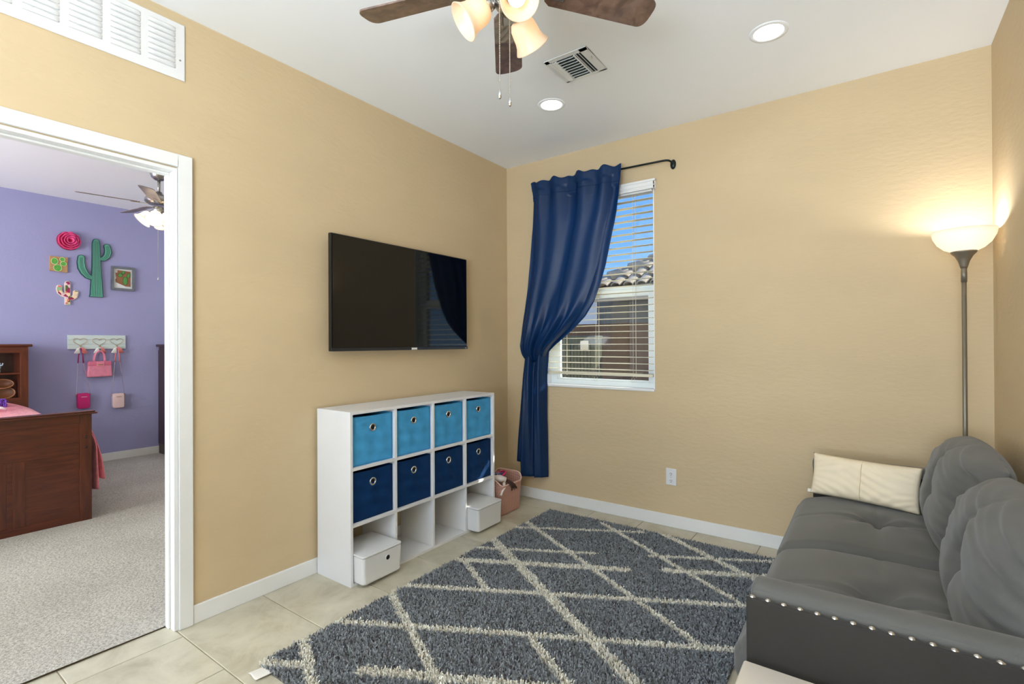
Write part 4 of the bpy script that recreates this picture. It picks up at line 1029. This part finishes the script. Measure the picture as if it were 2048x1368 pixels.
for (c0, c1, a, b_, rt) in ((-1.406, 1.975, .021, .046, 0), (-1.452, 2.034, .021, .020, 0), (-1.424, 2.066, .014, .020, -.3), (-1.376, 2.036, .014, .026, -.3)):
    flat_shape(ell(c0, c1, a, b_, 18, rt), .015, .0165, GRP, 'cactus_pad', fr, 0)
    MB().tube([MWL @ Vector((x, z_, .0165)) for x, z_ in ell(c0, c1, a, b_, 20, rt)], .0016, 4, True).build('pad_outline', GDK, fr)
# small floral cactus
fc = thing('floral_cactus_ornament', 'small white edged cactus ornament with floral pattern', 'wall decor', (PW, -1.9, 1.80))
CRM = mat('cream_edge', (238, 226, 210), .7)
def multi_mat():
    M = mat('floral_print', (230, 150, 140), .7); n = M.node_tree.nodes; L = M.node_tree.links
    tc = n.new('ShaderNodeTexCoord'); v = n.new('ShaderNodeTexVoronoi'); v.inputs['Scale'].default_value = 34; L.new(tc.outputs['Object'], v.inputs['Vector'])
    sp_ = n.new('ShaderNodeSeparateColor'); L.new(v.outputs['Color'], sp_.inputs[0])
    r = n.new('ShaderNodeValToRGB'); r.color_ramp.interpolation = 'CONSTANT'; e = r.color_ramp.elements
    cs = [(232, 128, 120), (84, 110, 50), (244, 220, 180), (160, 40, 90), (150, 196, 150), (236, 200, 210)]
    e[0].color = lin(cs[0]); e[1].position = .17; e[1].color = lin(cs[1])
    for i in range(2, 6): q = e.new(.17 * i); q.color = lin(cs[i])
    L.new(sp_.outputs[0], r.inputs[0]); L.new(r.outputs[0], n['Principled BSDF'].inputs['Base Color']); return M
FLO = multi_mat()
tk = [(-1.918, 1.680), (-1.876, 1.680), (-1.874, 1.90), (-1.880, 1.918), (-1.896, 1.927), (-1.913, 1.920), (-1.921, 1.90)]
a1 = [(-1.905, 1.770), (-1.935, 1.782), (-1.957, 1.805), (-1.964, 1.835), (-1.962, 1.862)]
a2 = [(-1.885, 1.745), (-1.860, 1.752), (-1.840, 1.768), (-1.832, 1.795), (-1.832, 1.818)]
flat_shape(tk, 0, .016, CRM, 'trunk_edge', fc, 0); flat_shape(poly_inset(tk, .005), .004, .019, FLO, 'trunk', fc, 0)
for a_ in (a1, a2):
    flat_shape(armp(a_, [.018, .020, .021, .022, .021]), 0, .015, CRM, 'arm_edge', fc, 0); flat_shape(armp(a_, [.013, .015, .016, .017, .016]), .003, .018, FLO, 'arm', fc, 0)
# hook rack with hearts
hk = thing('heart_hook_rack', 'white plank rack with three gold wire heart hooks on the purple wall', 'hook rack', (PW, -1.65, 1.295))
RW = mat('white_washed_plank', (206, 220, 218), .7); GOLD = mat('gold_wire', (196, 160, 110), .35, .8)
for k in range(3): MB().box(-1.897, -1.404, 1.2215 + k * .0495, 1.2700 + k * .0495, 0, .018, MWL).build('plank', RW, hk, bevel=.0015)
TW = mat('white_yarn', (236, 234, 230), .9); TP = mat('coral_pink_yarn', (226, 128, 124), .9)
tassels = []
for hc in (-1.800, -1.640, -1.487):
    P = []
    for i in range(32):
        a = 2 * PI * i / 32; P.append(MWL @ Vector((hc + .058 * math.sin(a) ** 3, 1.300 + .0033 * (13 * math.cos(a) - 5 * math.cos(2 * a) - 2 * math.cos(3 * a) - math.cos(4 * a)) * .86, .024)))
    ho_ = MB().tube(P, .0018, 6, True); ho_.tube([MWL @ Vector((hc, 1.252, .018)), MWL @ Vector((hc, 1.245, .045)), MWL @ Vector((hc, 1.255, .055))], .0025, 6); ho_.build('heart_hook', GOLD, hk, smooth=True)
    ts = thing('yarn_tassels', {-1.800: 'white and coral tassel pair hanging on the left heart hook', -1.640: 'white and coral tassel pair hanging on the middle heart hook', -1.487: 'white and coral tassel pair hanging on the right heart hook'}[hc], 'tassel', (PW + .04, hc, 1.2), 'yarn tassels')
    for dy_, m_ in ((-.024, TW), (.026, TP)):
        mb = MB(); base = Vector((hc + dy_ * .2, 1.243, .046))
        for k in range(14):
            f_ = (k % 7 - 3) / 3; mb.tube([MWL @ base, MWL @ (base + Vector((dy_ * .7 + f_ * .008, -.018, .004 * (k // 7)))), MWL @ (base + Vector((dy_ * 1.05 + f_ * .020, -.068 + .004 * abs(f_), -.004 + .008 * (k // 7))))], [.003, .0038, .0042], 5)
        mb.build('tassel', m_, ts, smooth=True)
# bags
BP = mat('rose_pink_leather', (226, 136, 162), .45, bump=.3, bscale=160, vary=.15, vscale=20); BPD = mat('dark_rose_leather', (208, 108, 136), .5)
hb2 = thing('handbag', 'rose pink toy handbag with a flap and arched handle on the middle hook', 'handbag', (PW + .05, -1.64, .92))
poly = [(-1.752, .925), (-1.536, .925), (-1.548, 1.085), (-1.742, 1.085)]
MB().prism(poly, .012, .075, MWL).build('bag_body', BP, hb2, bevel=.012, seg=4)
MB().prism([(-1.745, 1.045), (-1.543, 1.045), (-1.550, 1.092), (-1.740, 1.092)], .010, .079, MWL).build('flap', BPD, hb2, bevel=.006, seg=3)
MB().box(-1.678, -1.612, 1.035, 1.088, .079, .083, MWL).build('front_tab', BP, hb2, bevel=.002)
MB().box(-1.665, -1.625, 1.050, 1.060, .083, .087, MWL).build('clasp', GOLD, hb2)
for dd in (.030, .064): MB().tube([MWL @ Vector((-1.645 + .046 * math.cos(a), 1.085 + .115 * math.sin(a) ** .85 if math.sin(a) > 0 else 1.085, dd)) for a in [PI * i / 18 for i in range(19)]], .0068, 8).build('handle', BP, hb2, smooth=True)
def crossbody(yc, zc, c1, c2, hookc, label, band, lab_c):
    t = thing('crossbody_bag', label, 'handbag', (PW + .04, yc, zc - .08))
    P = [(yc - .052 + .104 * (i > 1 and i < 2), zc) for i in range(1)]
    def rr2(w_, h_, r, n=5):
        o = []
        for sx, sz, a0 in ((1, 1, 0), (-1, 1, 90), (-1, -1, 180), (1, -1, 270)):
            for i in range(n + 1): a = math.radians(a0 + 90 * i / n); o.append((yc + sx * (w_ - r) + r * math.cos(a), zc + sz * (h_ - r) + r * math.sin(a)))
        return o
    M1 = mat('leather_' + band, c1, .4, bump=.15, bscale=200); M2 = mat('leather_dark_' + band, c2, .5)
    MB().prism(rr2(.052, .080, .022), .012, .068, MWL).build('bag_body', M1, t, bevel=.008, seg=3)
    MB().box(yc - .022, yc + .024, zc + .040, zc + .045, .0685, .070, MWL).build('metal_bar', mat('bar_' + band, lab_c, .3, .3), t)
    for sd in (-1, 1):
        top = Vector((hookc + sd * .004, 1.235, .045)); mid = Vector((hookc + sd * (.022), 1.235 - .16 + .0, .045)); end = Vector((yc + sd * .058, zc + .062, .040))
        MB().tube([MWL @ top, MWL @ (top * .5 + mid * .5 + Vector((sd * .004, 0, 0))), MWL @ mid], [.004, .006, .006], 6).build('strap', M2, t, smooth=True)
        mb = MB(); n_ = 16
        for k in range(n_):
            p = mid.lerp(end, (k + .5) / n_); mb.ball(MWL @ p, .0048, 5, Matrix.Diagonal((.7, .6, 1, 1)))
        mb.tube([MWL @ mid, MWL @ end], .0018, 5); mb.build('chain', CHROME, t)
        MB().tube([MWL @ (end + Vector((0, .008 * math.cos(a), .008 * math.sin(a)))) for a in [2 * PI * i / 12 for i in range(12)]], .002, 5, True).build('ring', GOLD, t)
crossbody(-1.778, .680, (196, 24, 112), (150, 20, 90), -1.800, 'small magenta crossbody bag on a chain strap hung from the left hook', 'magenta', (240, 220, 225))
crossbody(-1.480, .655, (226, 196, 196), (214, 120, 120), -1.487, 'small blush beige crossbody bag on a chain strap hung from the right hook', 'blush', (150, 130, 110))
